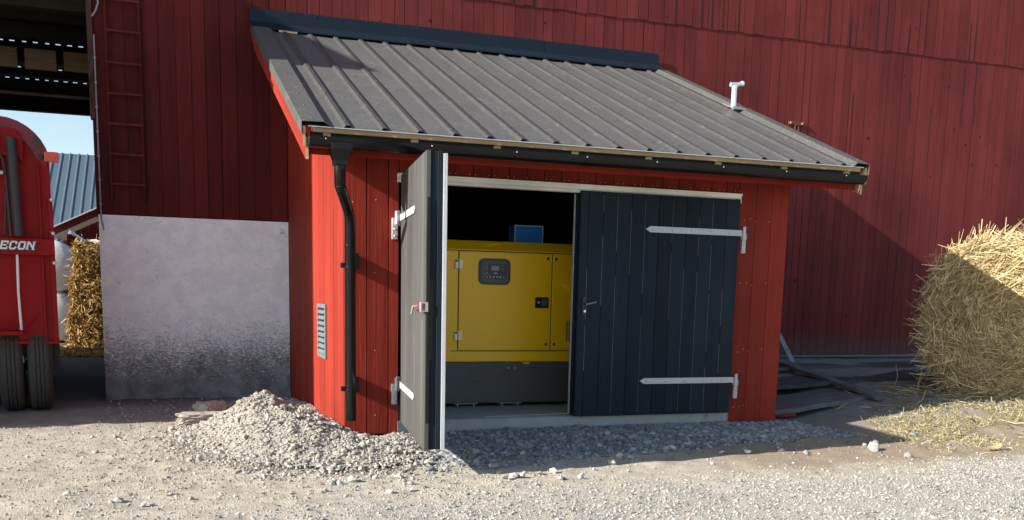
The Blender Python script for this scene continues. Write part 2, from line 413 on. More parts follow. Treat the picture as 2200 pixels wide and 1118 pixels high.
# ================================================================== GROUND
def grid(xs, ys, zf):
    X, Y = np.meshgrid(xs, ys); Z = zf(X, Y); V = np.stack([X, Y, Z], -1).reshape(-1, 3)
    nx, ny = len(xs), len(ys); i = np.arange(nx * ny).reshape(ny, nx)
    F = np.stack([i[:-1, :-1], i[:-1, 1:], i[1:, 1:], i[1:, :-1]], -1).reshape(-1, 4); return V, F
def axis(lo, a, b, hi, st):
    far = lambda d: np.concatenate([[0.], np.cumsum(st * 1.18 ** np.arange(200))])
    r = far(0); rr = b + r[1:]; rr = rr[rr < hi]; ll = a - r[1:]; ll = ll[ll > lo][::-1]
    return np.concatenate([[lo], ll, np.arange(a, b, st), [b], rr, [hi]])
V, F = grid(axis(-900, -4.5, 11, 900, .04), axis(-900, -5., 4.3, 900, .04), gz)
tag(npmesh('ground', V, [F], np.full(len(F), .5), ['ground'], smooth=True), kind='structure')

# gravel pile against the shed: heaped fines plus loose stones, one mass
V, F = grid(np.arange(-2.0, 1.3, .03), np.arange(-2.1, 3.95, .03), lambda x, y: gz(x, y) + np.maximum(pile(x, y), -.06))
keep = (np.abs(pile(V[:, 0], V[:, 1])) > -1)
hp = pile(V[:, 0], V[:, 1]); inside = (V[:, 0] > .03) & (V[:, 1] > .0)
ok = (hp > .035) & ~inside
F = F[ok[F].any(1) & ~inside[F].any(1)]
N = 90000
x = RNG.uniform(-2.2, 1.4, N); y = RNG.uniform(-2.2, 3.9, N); h = pile(x, y)
k = (RNG.random(N) < np.clip((h + .014) / .05, 0, 1) * .9 + .05 * np.exp(-((x + .5) / .9) ** 2 - ((y + .3) / 1.2) ** 2)) & ~((x > -.02) & (y > -.02))
x, y, h = x[k], y[k], h[k]; r = np.exp(RNG.normal(math.log(.0082), .58, len(x))); r = np.minimum(r, .042)
SV, SF, ST = stones(np.stack([x, y, gz(x, y) + np.maximum(h, 0) + r * .25], -1), r)
o = npmesh('gravel_pile', np.concatenate([V, SV]), [F, SF + len(V)], np.concatenate([np.full(len(F), .35), ST]), ['stone_warm', 'stone_warm'],
           np.concatenate([np.zeros(len(F)), np.ones(len(SF))]), smooth=np.concatenate([np.ones(len(F), bool), np.zeros(len(SF), bool)]))
tag(o, 'sunlit heap of grey gravel banked against the red shed corner', 'gravel', kind='stuff')

# crushed stone strip in front of the shed
N = 24000; x = RNG.uniform(.35, 5.9, N); y = -.03 - np.abs(RNG.normal(0, .55, N))
lim = -1.55 + .16 * x + .25 * fbm(x, y, 1.5, 3, 21)
k = (y > lim) | (RNG.random(N) < .06); k &= ~((x > 5.0 + .3 * RNG.random(N)) & ((y > -.8) | (RNG.random(N) < .5))); x, y = x[k], y[k]
r = np.minimum(np.exp(RNG.normal(math.log(.0155), .50, len(x))), .045)
SV, SF, ST = stones(np.stack([x, y, gz(x, y) + r * .3], -1), r)
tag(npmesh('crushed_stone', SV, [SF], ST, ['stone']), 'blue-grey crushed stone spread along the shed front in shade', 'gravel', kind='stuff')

# fine road gravel and scattered grit
N = 125000; x = RNG.uniform(-3.3, 8.2, N); y = RNG.uniform(-4.6, 1.6, N)
road = SS((-(y - .02 * x + 1.5 * fbm(x, y, .8, 4, 33)) - 2.0) / .8) * (.25 + .75 * SS((x + 1.8) / 2.4))
den = .24 + .76 * road; den = np.where((x > 2) & (y > -1.9), den * .35, den)
k = (RNG.random(N) < den) & ~((x > -.05) & (x < 4.75) & (y > -.05)) & ~((x > 4.7) & (y > -.2) & (RNG.random(N) < .85))
x, y = x[k], y[k]; r = np.minimum(np.exp(RNG.normal(math.log(.0060), .42, len(x))), .017)
SV, SF, ST = stones(np.stack([x, y, gz(x, y) + r * .35], -1), r)
tag(npmesh('fine_gravel', SV, [SF], ST, ['pebble']), 'fine pale gravel scattered over the sunlit yard', 'gravel', kind='stuff')

# larger loose stones
ROCKS = [(.895, -1.919, .036), (.99, -1.867, .045), (1.05, -1.86, .04), (1.241, -1.772, .034), (1.373, -1.723, .04), (1.50, -1.989, .03), (1.30, -2.05, .032), (1.991, -1.529, .038), (2.011, -1.79, .028),
         (1.75, -1.68, .026), (1.041, -2.2, .026), (3.221, -1.263, .03), (3.444, -1.337, .036), (2.84, -1.723, .028), (-1.702, -2.167, .032), (.58, -2.36, .026), (2.794, -.99, .05), (2.868, -1.0, .046),
         (2.181, -1.275, .038), (2.5, -1.15, .034), (.12, -2.1, .03), (-.4, -1.75, .04), (-.25, -1.72, .05), (3.6, -2.2, .022)]
for i, (x, y, r) in enumerate(ROCKS):
    SV, SF, ST = stones(np.array([[x, y, float(gz(x, y)) + r * .45]]), np.array([r]))
    tag(npmesh('stone', SV, [SF], ST, ['rock_pale']), 'pale fist-sized stone lying loose on the dirt before the shed', 'stone', 'loose pale stones in front of the shed')
for i, (x, y, r, lab) in enumerate([(4.762, -1.45, .08, 'flat pale rock on the dirt near the right end of the shadow edge'), (4.80, -1.86, .06, 'pale rock beside orange litter at the edge of the dry grass')]):
    SV, SF, ST = stones(np.array([[x, y, float(gz(x, y)) + r * .3]]), np.array([r]))
    tag(npmesh('rock', SV, [SF], ST, ['rock_pale']), lab, 'rock')
for (x, y, sx, sy, sz, a, lab) in [(-1.22, 1.50, .22, .13, .065, .15, 'flat slab of broken concrete at the left foot of the gravel pile'), (-1.10, 1.95, .15, .11, .10, .7, 'upright lump of broken concrete behind the flat slab')]:
    bm = bmesh.new(); bmesh.ops.create_icosphere(bm, subdivisions=4, radius=1.)
    for v in bm.verts:
        c = v.co; c = Vector((max(-.72, min(.72, c.x)), max(-.7, min(.7, c.y)), max(-.6, min(.6, c.z)))) * 1.35
        d = 1 + .5 * float(fbm(np.array(c.x * 1.2 + x), np.array(c.y * 1.2 + c.z * 1.7), 2.4, 4, 50)); v.co = (c.x * sx * d, c.y * sy * d, c.z * sz * d)
    bmesh.ops.rotate(bm, verts=bm.verts, matrix=Matrix.Rotation(a, 3, 'Z')); bmesh.ops.translate(bm, verts=bm.verts, vec=(x, y, float(gz(x, y)) + max(0, float(pile(x, y))) + sz * .8))
    me = bpy.data.meshes.new('concrete_lump'); bm.to_mesh(me); bm.free(); me.materials.append(M['stone_warm'])
    at = me.attributes.new('tone', 'FLOAT', 'FACE'); at.data.foreach_set('value', [.6] * len(me.polygons))
    tag(link('concrete_lump', me), lab, 'concrete')

# ================================================================== BARN
YB = 4.06
barn = thing('red_barn', 'huge old red board barn with whitewashed base and drive-through passage', 'barn', (0, YB, 0))
def boards(mb, along, a, b, z0, z1, face, wmin, wmax, gap=.006, thick=.025, jit=.003, axis='x', zr=(0, 0), inward=1, skip=None):
    """vertical boards from a to b; z0,z1 may be functions of the coordinate along the wall"""
    p = a
    while p < b - .01:
        w = random.uniform(wmin, wmax); q = min(p + w, b)
        if b - q < wmin * .4: q = b
        f = face + random.uniform(-jit, jit); t0 = f + thick * inward
        e0, e1 = random.uniform(-zr[0], zr[0]), random.uniform(-zr[1], zr[1])
        g = gap * random.uniform(.4, 1.3)
        zb = (lambda c: (z0(c) if callable(z0) else z0) + e0); zt = (lambda c: (z1(c) if callable(z1) else z1) + e1)
        l, r = p + g / 2, q - g / 2
        if axis == 'x': c = [(l, f, zb(l)), (l, t0, zb(l)), (r, t0, zb(r)), (r, f, zb(r)), (l, f, zt(l)), (l, t0, zt(l)), (r, t0, zt(r)), (r, f, zt(r))]
        else: c = [(f, l, zb(l)), (t0, l, zb(l)), (t0, r, zb(r)), (f, r, zb(r)), (f, l, zt(l)), (t0, l, zt(l)), (t0, r, zt(r)), (f, r, zt(r))]
        mb.hexa(c); p = q
# right of the shed junction: lower and upper course of boards
mb = MB(); mb.mi_of('barn_red'); boards(mb, 0, 0., 30., .50, 5.30, YB, .12, .19, .008, zr=(.015, .02), jit=.0012)
for i in range(90): mb.dome((random.uniform(.4, 14.), YB - .0014, random.uniform(1., 5.2)), random.uniform(.006, .015) if i % 3 else random.uniform(.015, .026), h=.08, n=9, m='void')
for i in range(46):
    x = random.uniform(.3, 16.); z = random.uniform(.6, 4.6); w_ = random.uniform(.004, .011); L_ = random.uniform(.25, 1.1); q = random.uniform(-.012, .012)
    mb.hexa([(x - w_ / 3, YB - .0016, z), (x - w_ / 3, YB + .001, z), (x + w_ / 3, YB + .001, z), (x + w_ / 3, YB - .0016, z), (x - w_ + q, YB - .0016, z + L_), (x - w_ + q, YB + .001, z + L_), (x + w_ + q, YB + .001, z + L_), (x + w_ + q, YB - .0016, z + L_)], m='void')
mb.build('lower_boarding', 'barn_red', barn)
mb = MB(); mb.mi_of('barn_red'); boards(mb, 0, .0, 30., 5.235, 10.5, YB - .010, .12, .19, .008, zr=(.010, 0), thick=.009, jit=.0010)
for i in range(40): mb.dome((random.uniform(.4, 14.), YB - .0114, random.uniform(5.3, 7.5)), random.uniform(.006, .02), h=.08, n=9, m='void')
for i in range(30):
    x = random.uniform(.3, 16.); z = 5.24; w_ = random.uniform(.004, .012); L_ = random.uniform(.2, 1.2); q = random.uniform(-.012, .012)
    mb.hexa([(x - w_, YB - .0122, z), (x - w_, YB - .009, z), (x + w_, YB - .009, z), (x + w_, YB - .0122, z), (x - w_ * .2 + q, YB - .0122, z + L_), (x - w_ * .2 + q, YB - .009, z + L_), (x + w_ * .2 + q, YB - .009, z + L_), (x + w_ * .2 + q, YB - .0122, z + L_)], m='void')
mb.build('upper_boarding', 'barn_red', barn)
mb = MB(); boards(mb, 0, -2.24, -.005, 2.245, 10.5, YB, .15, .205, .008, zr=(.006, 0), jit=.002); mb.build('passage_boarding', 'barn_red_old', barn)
mb = MB(); mb.box(-2.2, 30, YB + .03, YB + .18, .0, 10.4); mb.build('wall_frame', 'void', barn)
mb = MB(); mb.box(0.03, 30, YB - .03, YB + .028, -.2, .515); mb.build('sill_beam', 'old_board', barn)
mb = MB(); mb.box(-.0, 30, YB - .06, YB - .032, .487, .50); mb.build('drip_strip', 'vent_grey', barn)
# whitewashed base
mb = MB()
nx, nz = 60, 56; vs = []; fs = []
for j in range(nz + 1):
    for i in range(nx + 1):
        u = -2.255 + 2.25 * i / nx; w = -.25 + 2.485 * j / nz
        vs.append((u, YB - .035 - .016 * float(fbm(np.array(u), np.array(w), 2.5, 4, 77)), w))
for j in range(nz):
    for i in range(nx): a = j * (nx + 1) + i; fs.append((a, a + 1, a + nx + 2, a + nx + 1))
mb.add(vs, fs, .5)
mb.box(-2.25, -.008, YB - .02, YB + .3, -.25, 2.232); mb.box(-2.252, -1.95, YB + .302, 11.4, -.25, 2.23)
mb.build('plaster_wall', 'plaster', barn, smooth=50)
mb = MB(); mb.box(-2.30, -2.24, YB - .03, YB + .12, 3.35, 10.4, .2); mb.build('corner_post', 'post_brown', barn)
mb = MB(); mb.box(-2.275, -2.243, YB - .028, YB + .10, 2.235, 3.345, .4); mb.build('corner_board', 'barn_red_old', barn)
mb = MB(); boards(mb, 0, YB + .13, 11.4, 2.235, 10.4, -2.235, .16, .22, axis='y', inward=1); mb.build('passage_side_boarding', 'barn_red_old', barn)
# conduit along the corner and its loose loop
mb = MB(); mb.tube([(-2.225, YB - .045, z) for z in np.linspace(2.2, 4.3, 12)], .009, 8, .5)
for z in np.arange(2.35, 4.3, .28): mb.box(-2.24, -2.21, YB - .058, YB - .03, z, z + .02, .5)
mb.tube([(-2.225, YB - .045, 2.2), (-2.21, YB - .06, 2.12), (-2.2, YB - .06, 2.05)], .008, 8, .5)
mb.build('conduit', 'conduit_grey', barn, smooth=40)
mb = MB(); mb.tube([(-2.2, YB - .06, 4.86), (-2.165, YB - .07, 4.75), (-2.165, YB - .07, 4.65), (-2.195, YB - .07, 4.56), (-2.24, YB - .05, 4.50)], .011, 8, .5)
mb.build('cable', 'vent_grey', barn, smooth=40)
# drive-through ceiling: joists running across, boards with slits between
mb = MB(); yy = YB + .25
SLITS = (7.6, 9.5, 10.5)
prev = YB + .2
for sy in SLITS:
    mb.box(-6.3, -2.27, prev, sy, 4.92, 4.925)
    n = 26; w = 4.03 / n
    for i in range(n): mb.box(-6.3 + i * w, -6.3 + i * w + w * random.uniform(.52, .66), sy, sy + .09, 4.92, 4.925)
    prev = sy + .09
mb.box(-6.3, -2.27, prev, 11.5, 4.92, 4.925); mb.build('ceiling', 'ceiling_wood', barn)
for y0, h in ((4.75, .2), (5.45, .16), (6.4, .2), (7.85, .24), (9.6, .12), (10.6, .24), (11.38, .40)):
    mb = MB(); mb.box(-6.3, -2.272, y0, y0 + .16, 4.915 - h, 4.915); mb.build('ceiling_joist', 'ceiling_wood', barn)
mb = MB()
for i in range(7):
    x1 = -2.42 - i * .52; mb.box(x1 - .42, x1, 7.40, 7.43, 4.50 + random.uniform(-.01, .01), 4.78)
mb.build('blocking_board', 'ceiling_tan', barn)
mb = MB(); mb.box(-6.3, -2.272, 10.57, 10.595, 4.665, 4.70); mb.build('batten', 'ceiling_tan', barn)
# front wall over the passage and an added unseen wing to the left, shaped to cast shade
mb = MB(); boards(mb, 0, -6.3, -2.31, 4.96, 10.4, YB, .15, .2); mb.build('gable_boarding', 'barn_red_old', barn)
mb = MB(); boards(mb, 0, 1.16, 11.5, .0, lambda y: min(7.58, 7.0 + .26 * (y - 1.1)), -6.3, .15, .2, axis='y', inward=-1); mb.build('shade_wing_boarding', 'barn_red_old', barn)
mb = MB(); mb.box(-12, -6.34, 1.12, 11.48, 0, 6.95); mb.build('shade_wing_frame', 'void', barn)
mb = MB(); mb.hexa([(-12, 1.08, 7.0), (-12, 3.4, 7.6), (-6.29, 3.4, 7.6), (-6.29, 1.08, 7.0), (-12, 1.08, 7.04), (-12, 3.4, 7.64), (-6.29, 3.4, 7.64), (-6.29, 1.08, 7.04)]); mb.box(-12, -6.29, 3.401, 11.5, 7.6, 7.64); mb.build('shade_wing_roof', 'navy_steel', barn)
# rusty hook plate
mb = MB(); mb.box(7.475, 7.755, YB - .025, YB - .006, 4.0, 4.055, .5); mb.build('hook_plate', 'rust', barn, bevel=.004)
hp_ = [o for o in barn.children if o.name.startswith('hook_plate')][0]
mb = MB(); mb.tube([(7.615 + .035 * math.sin(a), YB - .035, 3.955 + .055 * math.cos(a)) for a in np.linspace(0, 2 * math.pi, 17)], .008, 8, .5, cap=False)
mb.build('ring', 'rust', hp_, smooth=40); mb = MB(); mb.tube([(7.62 + .035 * math.sin(a), YB - .05, 3.87 + .045 * math.cos(a)) for a in np.linspace(0, 2 * math.pi, 17)], .009, 8, .5, cap=False); mb.build('ring', 'rust', hp_, smooth=40)
for xx in (7.51, 7.722): mb = MB(); mb.dome((xx, YB - .026, 4.028), .020); mb.build('bolt', 'conduit_grey', hp_, smooth=40)
# wall ladder
lad = thing('wall_ladder', 'old red wooden ladder hung flat on the dark barn wall', 'ladder', (-1.9, YB - .05, 2.4))
for xx in (-2.095, -1.725):
    mb = MB(); mb.box(xx - .012, xx + .012, YB - .075, YB - .035, 2.41, 5.3); mb.build('rail', 'barn_red_old', lad, bevel=.004)
for i, z in enumerate((2.6, 2.95, 3.30, 3.648, 3.998, 4.36, 4.71, 5.06)):
    mb = MB(); mb.tube([(-2.11, YB - .070, z), (-1.71, YB - .070, z)], .0155, 8); mb.build('rung', 'ladder_rung', lad, smooth=40) if 'ladder_rung' in M else mb.build('rung', 'barn_red', lad, smooth=40)

# ================================================================== SHED
W, XO, XD, XR = 4.68, .505, 2.275, 4.062
ZS = .408
def zr(y): return 2.77 + ZS * (y + .425)
shed = thing('generator_shed', 'bright red lean-to shed with ribbed metal roof and black double doors', 'shed', (W / 2, 0, 0))
mb = MB()
zt = lambda y: zr(y) - .16
mb2 = MB(); boards(mb2, 0, .03, YB - .035, -.08, zt, 0., .17, .205, .007, axis='y', jit=.0015); mb2.build('side_wall', 'shed_red', shed)
mb2 = MB(); boards(mb2, 0, .03, YB - .035, -.08, zt, W, .17, .205, .005, axis='y', inward=-1, jit=.0015); mb2.build('side_wall', 'shed_red', shed)
mb = MB(); mb.mi_of('shed_red')
boards(mb, 0, .0, XO - .0, .085, 2.70, 0., .19, .215, .008, jit=.0012)
boards(mb, 0, XO, XR + .012, 2.45, 2.70, 0., .17, .19, .008, jit=.0012)
boards(mb, 0, XR + .016, W, .05, 2.70, 0., .17, .215, .007, jit=.0012)
x = .6
while x < XR:
    mb.dome((x, -.001, 2.485), .005, n=6, m='screw'); mb.dome((x + .055, -.001, 2.487), .005, n=6, m='screw'); x += .19
for z in (2.2, 1.55, .85, .25):
    for x in (.08, .29, 4.15, 4.22, 4.28, 4.45): mb.dome((x + random.uniform(-.01, .01), -.001, z + random.uniform(-.02, .02)), .005, n=6, m='screw')
mb.build('front_wall', 'shed_red', shed)
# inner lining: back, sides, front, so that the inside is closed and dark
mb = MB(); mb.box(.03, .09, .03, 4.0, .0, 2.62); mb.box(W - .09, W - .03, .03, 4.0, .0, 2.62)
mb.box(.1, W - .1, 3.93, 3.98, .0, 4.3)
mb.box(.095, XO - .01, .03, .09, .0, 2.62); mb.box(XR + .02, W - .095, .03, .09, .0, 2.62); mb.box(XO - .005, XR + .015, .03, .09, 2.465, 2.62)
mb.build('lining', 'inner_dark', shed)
mb = MB()
nx = 80
for x0, x1, y0, y1, z0, z1 in ((.02, W - .02, .035, 3.92, -.3, .2),):
    mb.box(x0, x1, y0, y1, z0, z1, .5)
mb.box(XO - .005, XR + .01, -.012, .033, -.3, .197, .5); mb.box(.03, XO - .01, .03, .034, -.3, .08, .5)
mb.build('floor_slab', 'concrete', shed, bevel=.008)
# white header over the doors
mb = MB(); mb.box(XO - .02, XR + .012, -.045, -.002, 2.405, 2.452); mb.box(XO - .02, XR + .012, -.06, -.046, 2.437, 2.455); mb.box(XO - .02, XR - .04, -.03, .05, 2.378, 2.4045)
mb.box(XR - .012, XR + .012, -.046, -.0, 2.36, 2.404)
mb.build('door_header', 'white_trim', shed, bevel=.003)
mb = MB(); mb.box(XR + .001, XR + .014, -.012, .028, .05, 2.40, m='raw_pine'); mb.build('door_jamb', 'raw_pine', shed)

# ---- doors
def leaf(T, L, z0, z1, face_mat, edge_len, seams):
    mb = MB(); p = .0; ws = []
    while p < L - .01:
        w = random.uniform(.148, .163); q = min(L, p + w)
        if L - q < .08: q = L
        mb.box(p + .0025, q - .0025, random.uniform(0, .002), .034, z0, z1, T=T); ws.append(q); p = q
    d = mb.build('door', face_mat, shed, bevel=.002)
    if seams:
        ms = MB()
        for q in ws[:-1]:
            zz = z0 + .02
            while zz < z1 - .1:
                ln = random.uniform(.2, 1.5); e = min(z1 - .03, zz + ln)
                if random.random() < .68: ms.box(q - .0019, q + .0019, .005, .01, zz, e, T=T, tone=random.random())
                zz = e + random.uniform(.02, .25)
        ms.build('bare_seam', 'seam_pale', d)
    mb = MB(); mb.box(.03, L - .012, .0345, .085, z0 + .01, z1 - .01, T=T); mb.box(.05, L - .0, .0855, .125, z0 + .012, z1 - .004, T=T); mb.build('core', 'dark_door', d, bevel=.003)
    mb = MB(); mb.box(.06, L + .006, .1255, .158, z0 + .015, z1 - .02, T=T); mb.build('inner_face', 'white_edge', d, bevel=.003)
    return d
def hinge(d, T, z, L=1.12, plate=-.05):
    mb = MB(); y0, y1 = -.009, -.001
    # tapered strap with a pointed tip
    prof = [(-.03, z - .03), (L - .05, z - .03), (L, z), (L - .05, z + .03), (-.03, z + .03)]
    mb.prism(prof, y0, y1, 'y', .5, T=T)
    for s_ in np.linspace(.12, L - .08, 5): mb.dome(T(s_, y0, z), .014, nrm=Vector(T(0, -1, 0)) - Vector(T(0, 0, 0)), n=10)
    a = Vector(T(plate, -.014, z - .07)); b = Vector(T(plate, -.014, z + .065)); mb.tube([a, b], .017, 12, .5)
    return mb, plate
# right leaf, closed
TR = lambda s, t, z: (XR - .005 - s, -.062 + t, z)
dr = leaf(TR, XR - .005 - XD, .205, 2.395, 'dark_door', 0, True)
for z in (2.06, .55):
    mb, pl = hinge(dr, TR, z, 1.075)
    mb.box(-.105, -.06, .03, .062, z - .2, z - .0, .5, T=TR); mb.box(-.105, -.035, .02, .03, z - .06, z - .0, .5, T=TR)
    for zz in (z - .17, z - .11): mb.dome(TR(-.083, .03, zz), .011, n=8)
    mb.build('strap_hinge', 'galv', dr, bevel=.0015, smooth=40)
mb = MB(); x = XR - .005 - 2.345
mb.box(x - .022, x + .022, -.008, -.0005, 1.21, 1.385, .5, T=TR, m='black_plastic'); 
mb.tube([TR(x, -.008, 1.315), TR(x, -.055, 1.315), TR(x - .03, -.062, 1.318), TR(x - .10, -.065, 1.338)], .0095, 10, .5, m='handle_steel')
mb.tube([TR(x, -.008, 1.245), TR(x, -.02, 1.245)], .013, 10, .5, m='steel_pipe'); mb.build('handle', 'black_plastic', dr, smooth=40)
# left leaf, swung open towards the yard
E1 = Vector((-.122, -.9925, 0)); E2 = Vector((.9925, -.122, 0)); O1 = Vector((XO + .005, -.05, 0))
TL = lambda s, t, z: tuple(O1 + E1 * s + E2 * t + Vector((0, 0, z)))
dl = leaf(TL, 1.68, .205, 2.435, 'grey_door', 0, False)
for z in (2.06, .55):
    mb, pl = hinge(dl, TL, z, 1.075)
    mb.box(XO - .07, XO - .02, -.032, -.003, z - .19, z + .0, .5)
    mb.tube([(XO - .03, -.04, z - .06), (XO - .03, -.04, z + .06)], .017, 10, .5)
    for zz in (z - .16, z - .10): mb.dome((XO - .045, -.032, zz), .012, n=8)
    mb.build('strap_hinge', 'galv', dl, bevel=.0015, smooth=40)
mb = MB(); mb.box(1.16, 1.70, -.03, -.001, 1.27, 1.325, .5, T=TL, m='rust'); mb.box(1.62, 1.68, -.036, -.0305, 1.262, 1.333, .5, T=TL, m='conduit_grey'); mb.tube([TL(1.55, -.045, 1.3), TL(1.55, -.075, 1.3), TL(1.50, -.08, 1.24)], .009, 8, .5, m='conduit_grey')
mb.box(1.682, 1.70, -.037, .02, 1.262, 1.333, .5, T=TL, m='conduit_grey'); mb.build('latch', 'rust', dl, bevel=.002)
mb = MB(); mb.box(1.681, 1.687, .01, .03, .42, 2.1, .5, T=TL); mb.box(1.6685, 1.672, .036, .060, .9, 1.5, .5, T=TL); mb.build('edge_strip', 'black_steel', dl)

# ---- roof
XL, XE = -.40, 5.20
y0e, y1e = -.52, YB - .03
mb = MB()
ribs = [-.05 + .3112 * k for k in range(17)]
prof = [(XL, 0.)]
for r in ribs:
    if r - .045 > XL + .02 and r + .045 < XE: prof += [(r - .040, 0.), (r - .018, .024), (r + .018, .024), (r + .030, 0.)]
prof.append((XE, 0.))
NY = 30; ys = np.linspace(y0e, y1e, NY + 1); vs = []; fs = []; rf = []
rs_ = np.random.default_rng(3)
for j, y in enumerate(ys):
    for (x, h) in prof: vs.append((x, y, zr(y) + h + (.0025 * math.sin(x * 9 + y * 5) if h == 0 else 0.)))
n = len(prof)
for j in range(NY):
    for i in range(n - 1): fs.append((j * n + i, j * n + i + 1, (j + 1) * n + i + 1, (j + 1) * n + i)) if prof[i][1] == prof[i + 1][1] == 0 else rf.append((j * n + i, j * n + i + 1, (j + 1) * n + i + 1, (j + 1) * n + i))
mb.add(vs, fs, 0.)
o_ = len(mb.v); mb.add(vs, rf, .85)
# thickness below
o = len(vs)
mb.add([(x, y, z - .004) for x, y, z in vs], [tuple(reversed(f)) for f in fs + rf], .3)
for j in range(9):   # screws
    y = y0e + .06 + j * .52
    for k, r in enumerate(ribs):
        if y < y1e: mb.dome((r + .155, y, zr(y) + .0025), .008, nrm=(0, -ZS, 1), h=.6, n=8, tone=.4)
        if j % 2 == 0 and y < y1e: mb.dome((r, y + .1, zr(y + .1) + .024), .008, nrm=(0, -ZS, 1), h=.6, n=8, tone=.4)
roof = mb.build('roof', 'roof', shed)
# white cut edge of the sheets at the eave
mb = MB(); mb.box(XL + .02, XE - .03, y0e - .0035, y0e - .0005, zr(y0e) - .006, zr(y0e) + .002, .5); mb.build('cut_edge', 'screw', roof)
# verge flashings, wall flashing
def verge(a, b, c, name):  # a outer, b inner ridge, c inner foot
    m_ = MB()
    for s0, s1 in ((y0e - .015, 1.9), (1.88, y1e - .005)):
        up = .004 if s0 > 0 else 0.
        P = lambda x, h, y: (x, y, zr(y) + h + up)
        pr = [(a, -.07), (a, .040), (b, .046), (c, .004), (c, .001), (b - (b - a) * .02, .041), (a + (b - a) * .02, .036), (a + (b - a) * .02, -.07)]
        k = len(pr); vv = [P(x, h, s0) for x, h in pr] + [P(x, h, s1) for x, h in pr]
        m_.add(vv, [tuple(range(k)), tuple(range(2 * k - 1, k - 1, -1))] + [(i, (i + 1) % k, k + (i + 1) % k, k + i) for i in range(k)], .35)
        for y in np.arange(max(s0, y0e) + .08, s1, .42): m_.dome(P((a + b) / 2, .044, y), .011, nrm=(0, -ZS, 1), h=.6, n=8, tone=.4)
    return m_.build(name, 'roof', roof)
verge(XL - .035, XL + .15, XL + .225, 'verge_flashing'); verge(XE + .03, XE - .12, XE - .17, 'verge_flashing')
mb = MB()
pr = [(YB - .03, zr(YB) + .20), (YB - .042, zr(YB) + .20), (YB - .052, zr(YB) + .045), (YB - .30, zr(YB - .30) + .050), (YB - .302, zr(YB - .30) + .030), (YB - .296, zr(YB - .30) + .032), (YB - .046, zr(YB) + .034), (YB - .03, zr(YB) + .05)]
cuts = [XL - .04, 1.55, 3.45, XE + .01]
for i in range(3): mb.prism([(a - .003 * (i % 2), b + .004 * (i % 2)) for a, b in pr], cuts[i] - (.05 if i else 0), cuts[i + 1], 'x', .5)
for x in np.arange(XL + .1, XE, .33): mb.dome((x, YB - .045, zr(YB) + .175), .010, n=8)
mb.build('wall_flashing', 'navy_steel', shed)
mb = MB(); mb.box(-.12, .10, YB - .31, YB - .303, zr(YB - .3) + .005, zr(YB - .3) + .028); mb.build('foam_seal', 'raw_pine', shed)
# timber under the sheets
mb = MB(); mb.box(XL + .06, XE - .06, y0e + .012, y0e + .06, zr(y0e) - .042, zr(y0e) - .006); mb.build('eave_batten', 'raw_pine', shed)
for x in np.linspace(-.22, 5.0, 8):
    mb = MB(); vv = []
    for y in (y0e + .03, YB - .1):
        for dx, dz in ((-.03, -.145), (.03, -.145), (.03, -.046), (-.03, -.046)): vv.append((x + dx, y, zr(y) + dz + (.04 if (y < 0 and dz < -.1) else 0)))
    mb.add(vv, [(0, 1, 2, 3), (7, 6, 5, 4), (0, 4, 5, 1), (1, 5, 6, 2), (2, 6, 7, 3), (3, 7, 4, 0)]); mb.build('rafter', 'raw_pine', shed)
mb = MB(); mb.box(XL + .03, XE - .06, -.432, -.405, 2.52, 2.60); mb.build('fascia_board', 'fascia_red', shed)
mb = MB(); mb.box(XL + .05, XE - .07, -.462, -.436, 2.60, 2.70); mb.build('drip_flashing', 'navy_steel', shed)
def barge(x0, x1, dz0, dz1, ya, red):
    m_ = MB(); vv = [(x, y, zr(y) + dz) for y in (ya, YB - .035) for x, dz in ((x0, dz0), (x1, dz0), (x1, dz1), (x0, dz1))]
    fs_ = [(0, 1, 2, 3), (7, 6, 5, 4), (0, 4, 5, 1), (1, 5, 6, 2), (2, 6, 7, 3), (3, 7, 4, 0)]
    m_.add(vv, fs_[1:], None, red); m_.add(vv[:4], [(0, 1, 2, 3)], None, 'raw_pine'); return m_.build('barge_board', red, shed)
barge(XL - .022, XL - .000, -.165, -.006, y0e + .01, 'barge_red'); barge(XL + .002, XL + .026, -.275, -.10, y0e + .03, 'barge_red')
barge(XE - .002, XE + .022, -.165, -.006, y0e + .01, 'raw_pine'); barge(XE - .03, XE - .006, -.275, -.10, y0e + .03, 'raw_pine')

# ---- gutter and downpipe
GY, GZ, GR = -.575, 2.630, .072
prof = [(GY - GR * math.cos(a), GZ - GR * 1.08 * math.sin(a)) for a in np.linspace(0, math.pi, 15)]
prof = [(prof[0][0] + .012, prof[0][1] + .002), (prof[0][0] - .003, prof[0][1] + .008)] + prof + [(GY + GR - .005, GZ)] + [(GY - (GR - .005) * math.cos(a), GZ - (GR * 1.08 - .005) * math.sin(a)) for a in np.linspace(math.pi, 0, 15)]
mb = MB(); cuts = [XL + .02, 2.2, XE - .09]
for a, b in zip(cuts, cuts[1:]): mb.prism(prof, a, b, 'x', .5)
gut = mb.build('gutter', 'black_steel', shed, smooth=35)
def halfshell(a, b, k, g2):
    pr = [(GY - g2 * math.cos(t), GZ + .004 - g2 * 1.08 * math.sin(t)) for t in np.linspace(-.1, math.pi + .1, 17)]
    pr2 = [(GY - (g2 - k) * math.cos(t), GZ + .004 - (g2 - k) * 1.08 * math.sin(t)) for t in np.linspace(math.pi + .1, -.1, 17)]
    m_ = MB(); m_.prism(pr + pr2, a, b, 'x', .5); return m_
for x in (XL + .13, .62, 1.38, 2.05, 2.75, 3.45, 4.15, 4.85):
    m_ = halfshell(x, x + .03, .004, GR + .005); b_ = m_.build('gutter_bracket', 'black_steel', gut, smooth=35)
    m_ = MB(); m_.dome((x + .015, GY - GR - .004, GZ - .01), .0055, n=8); m_.build('rivet', 'screw', b_)
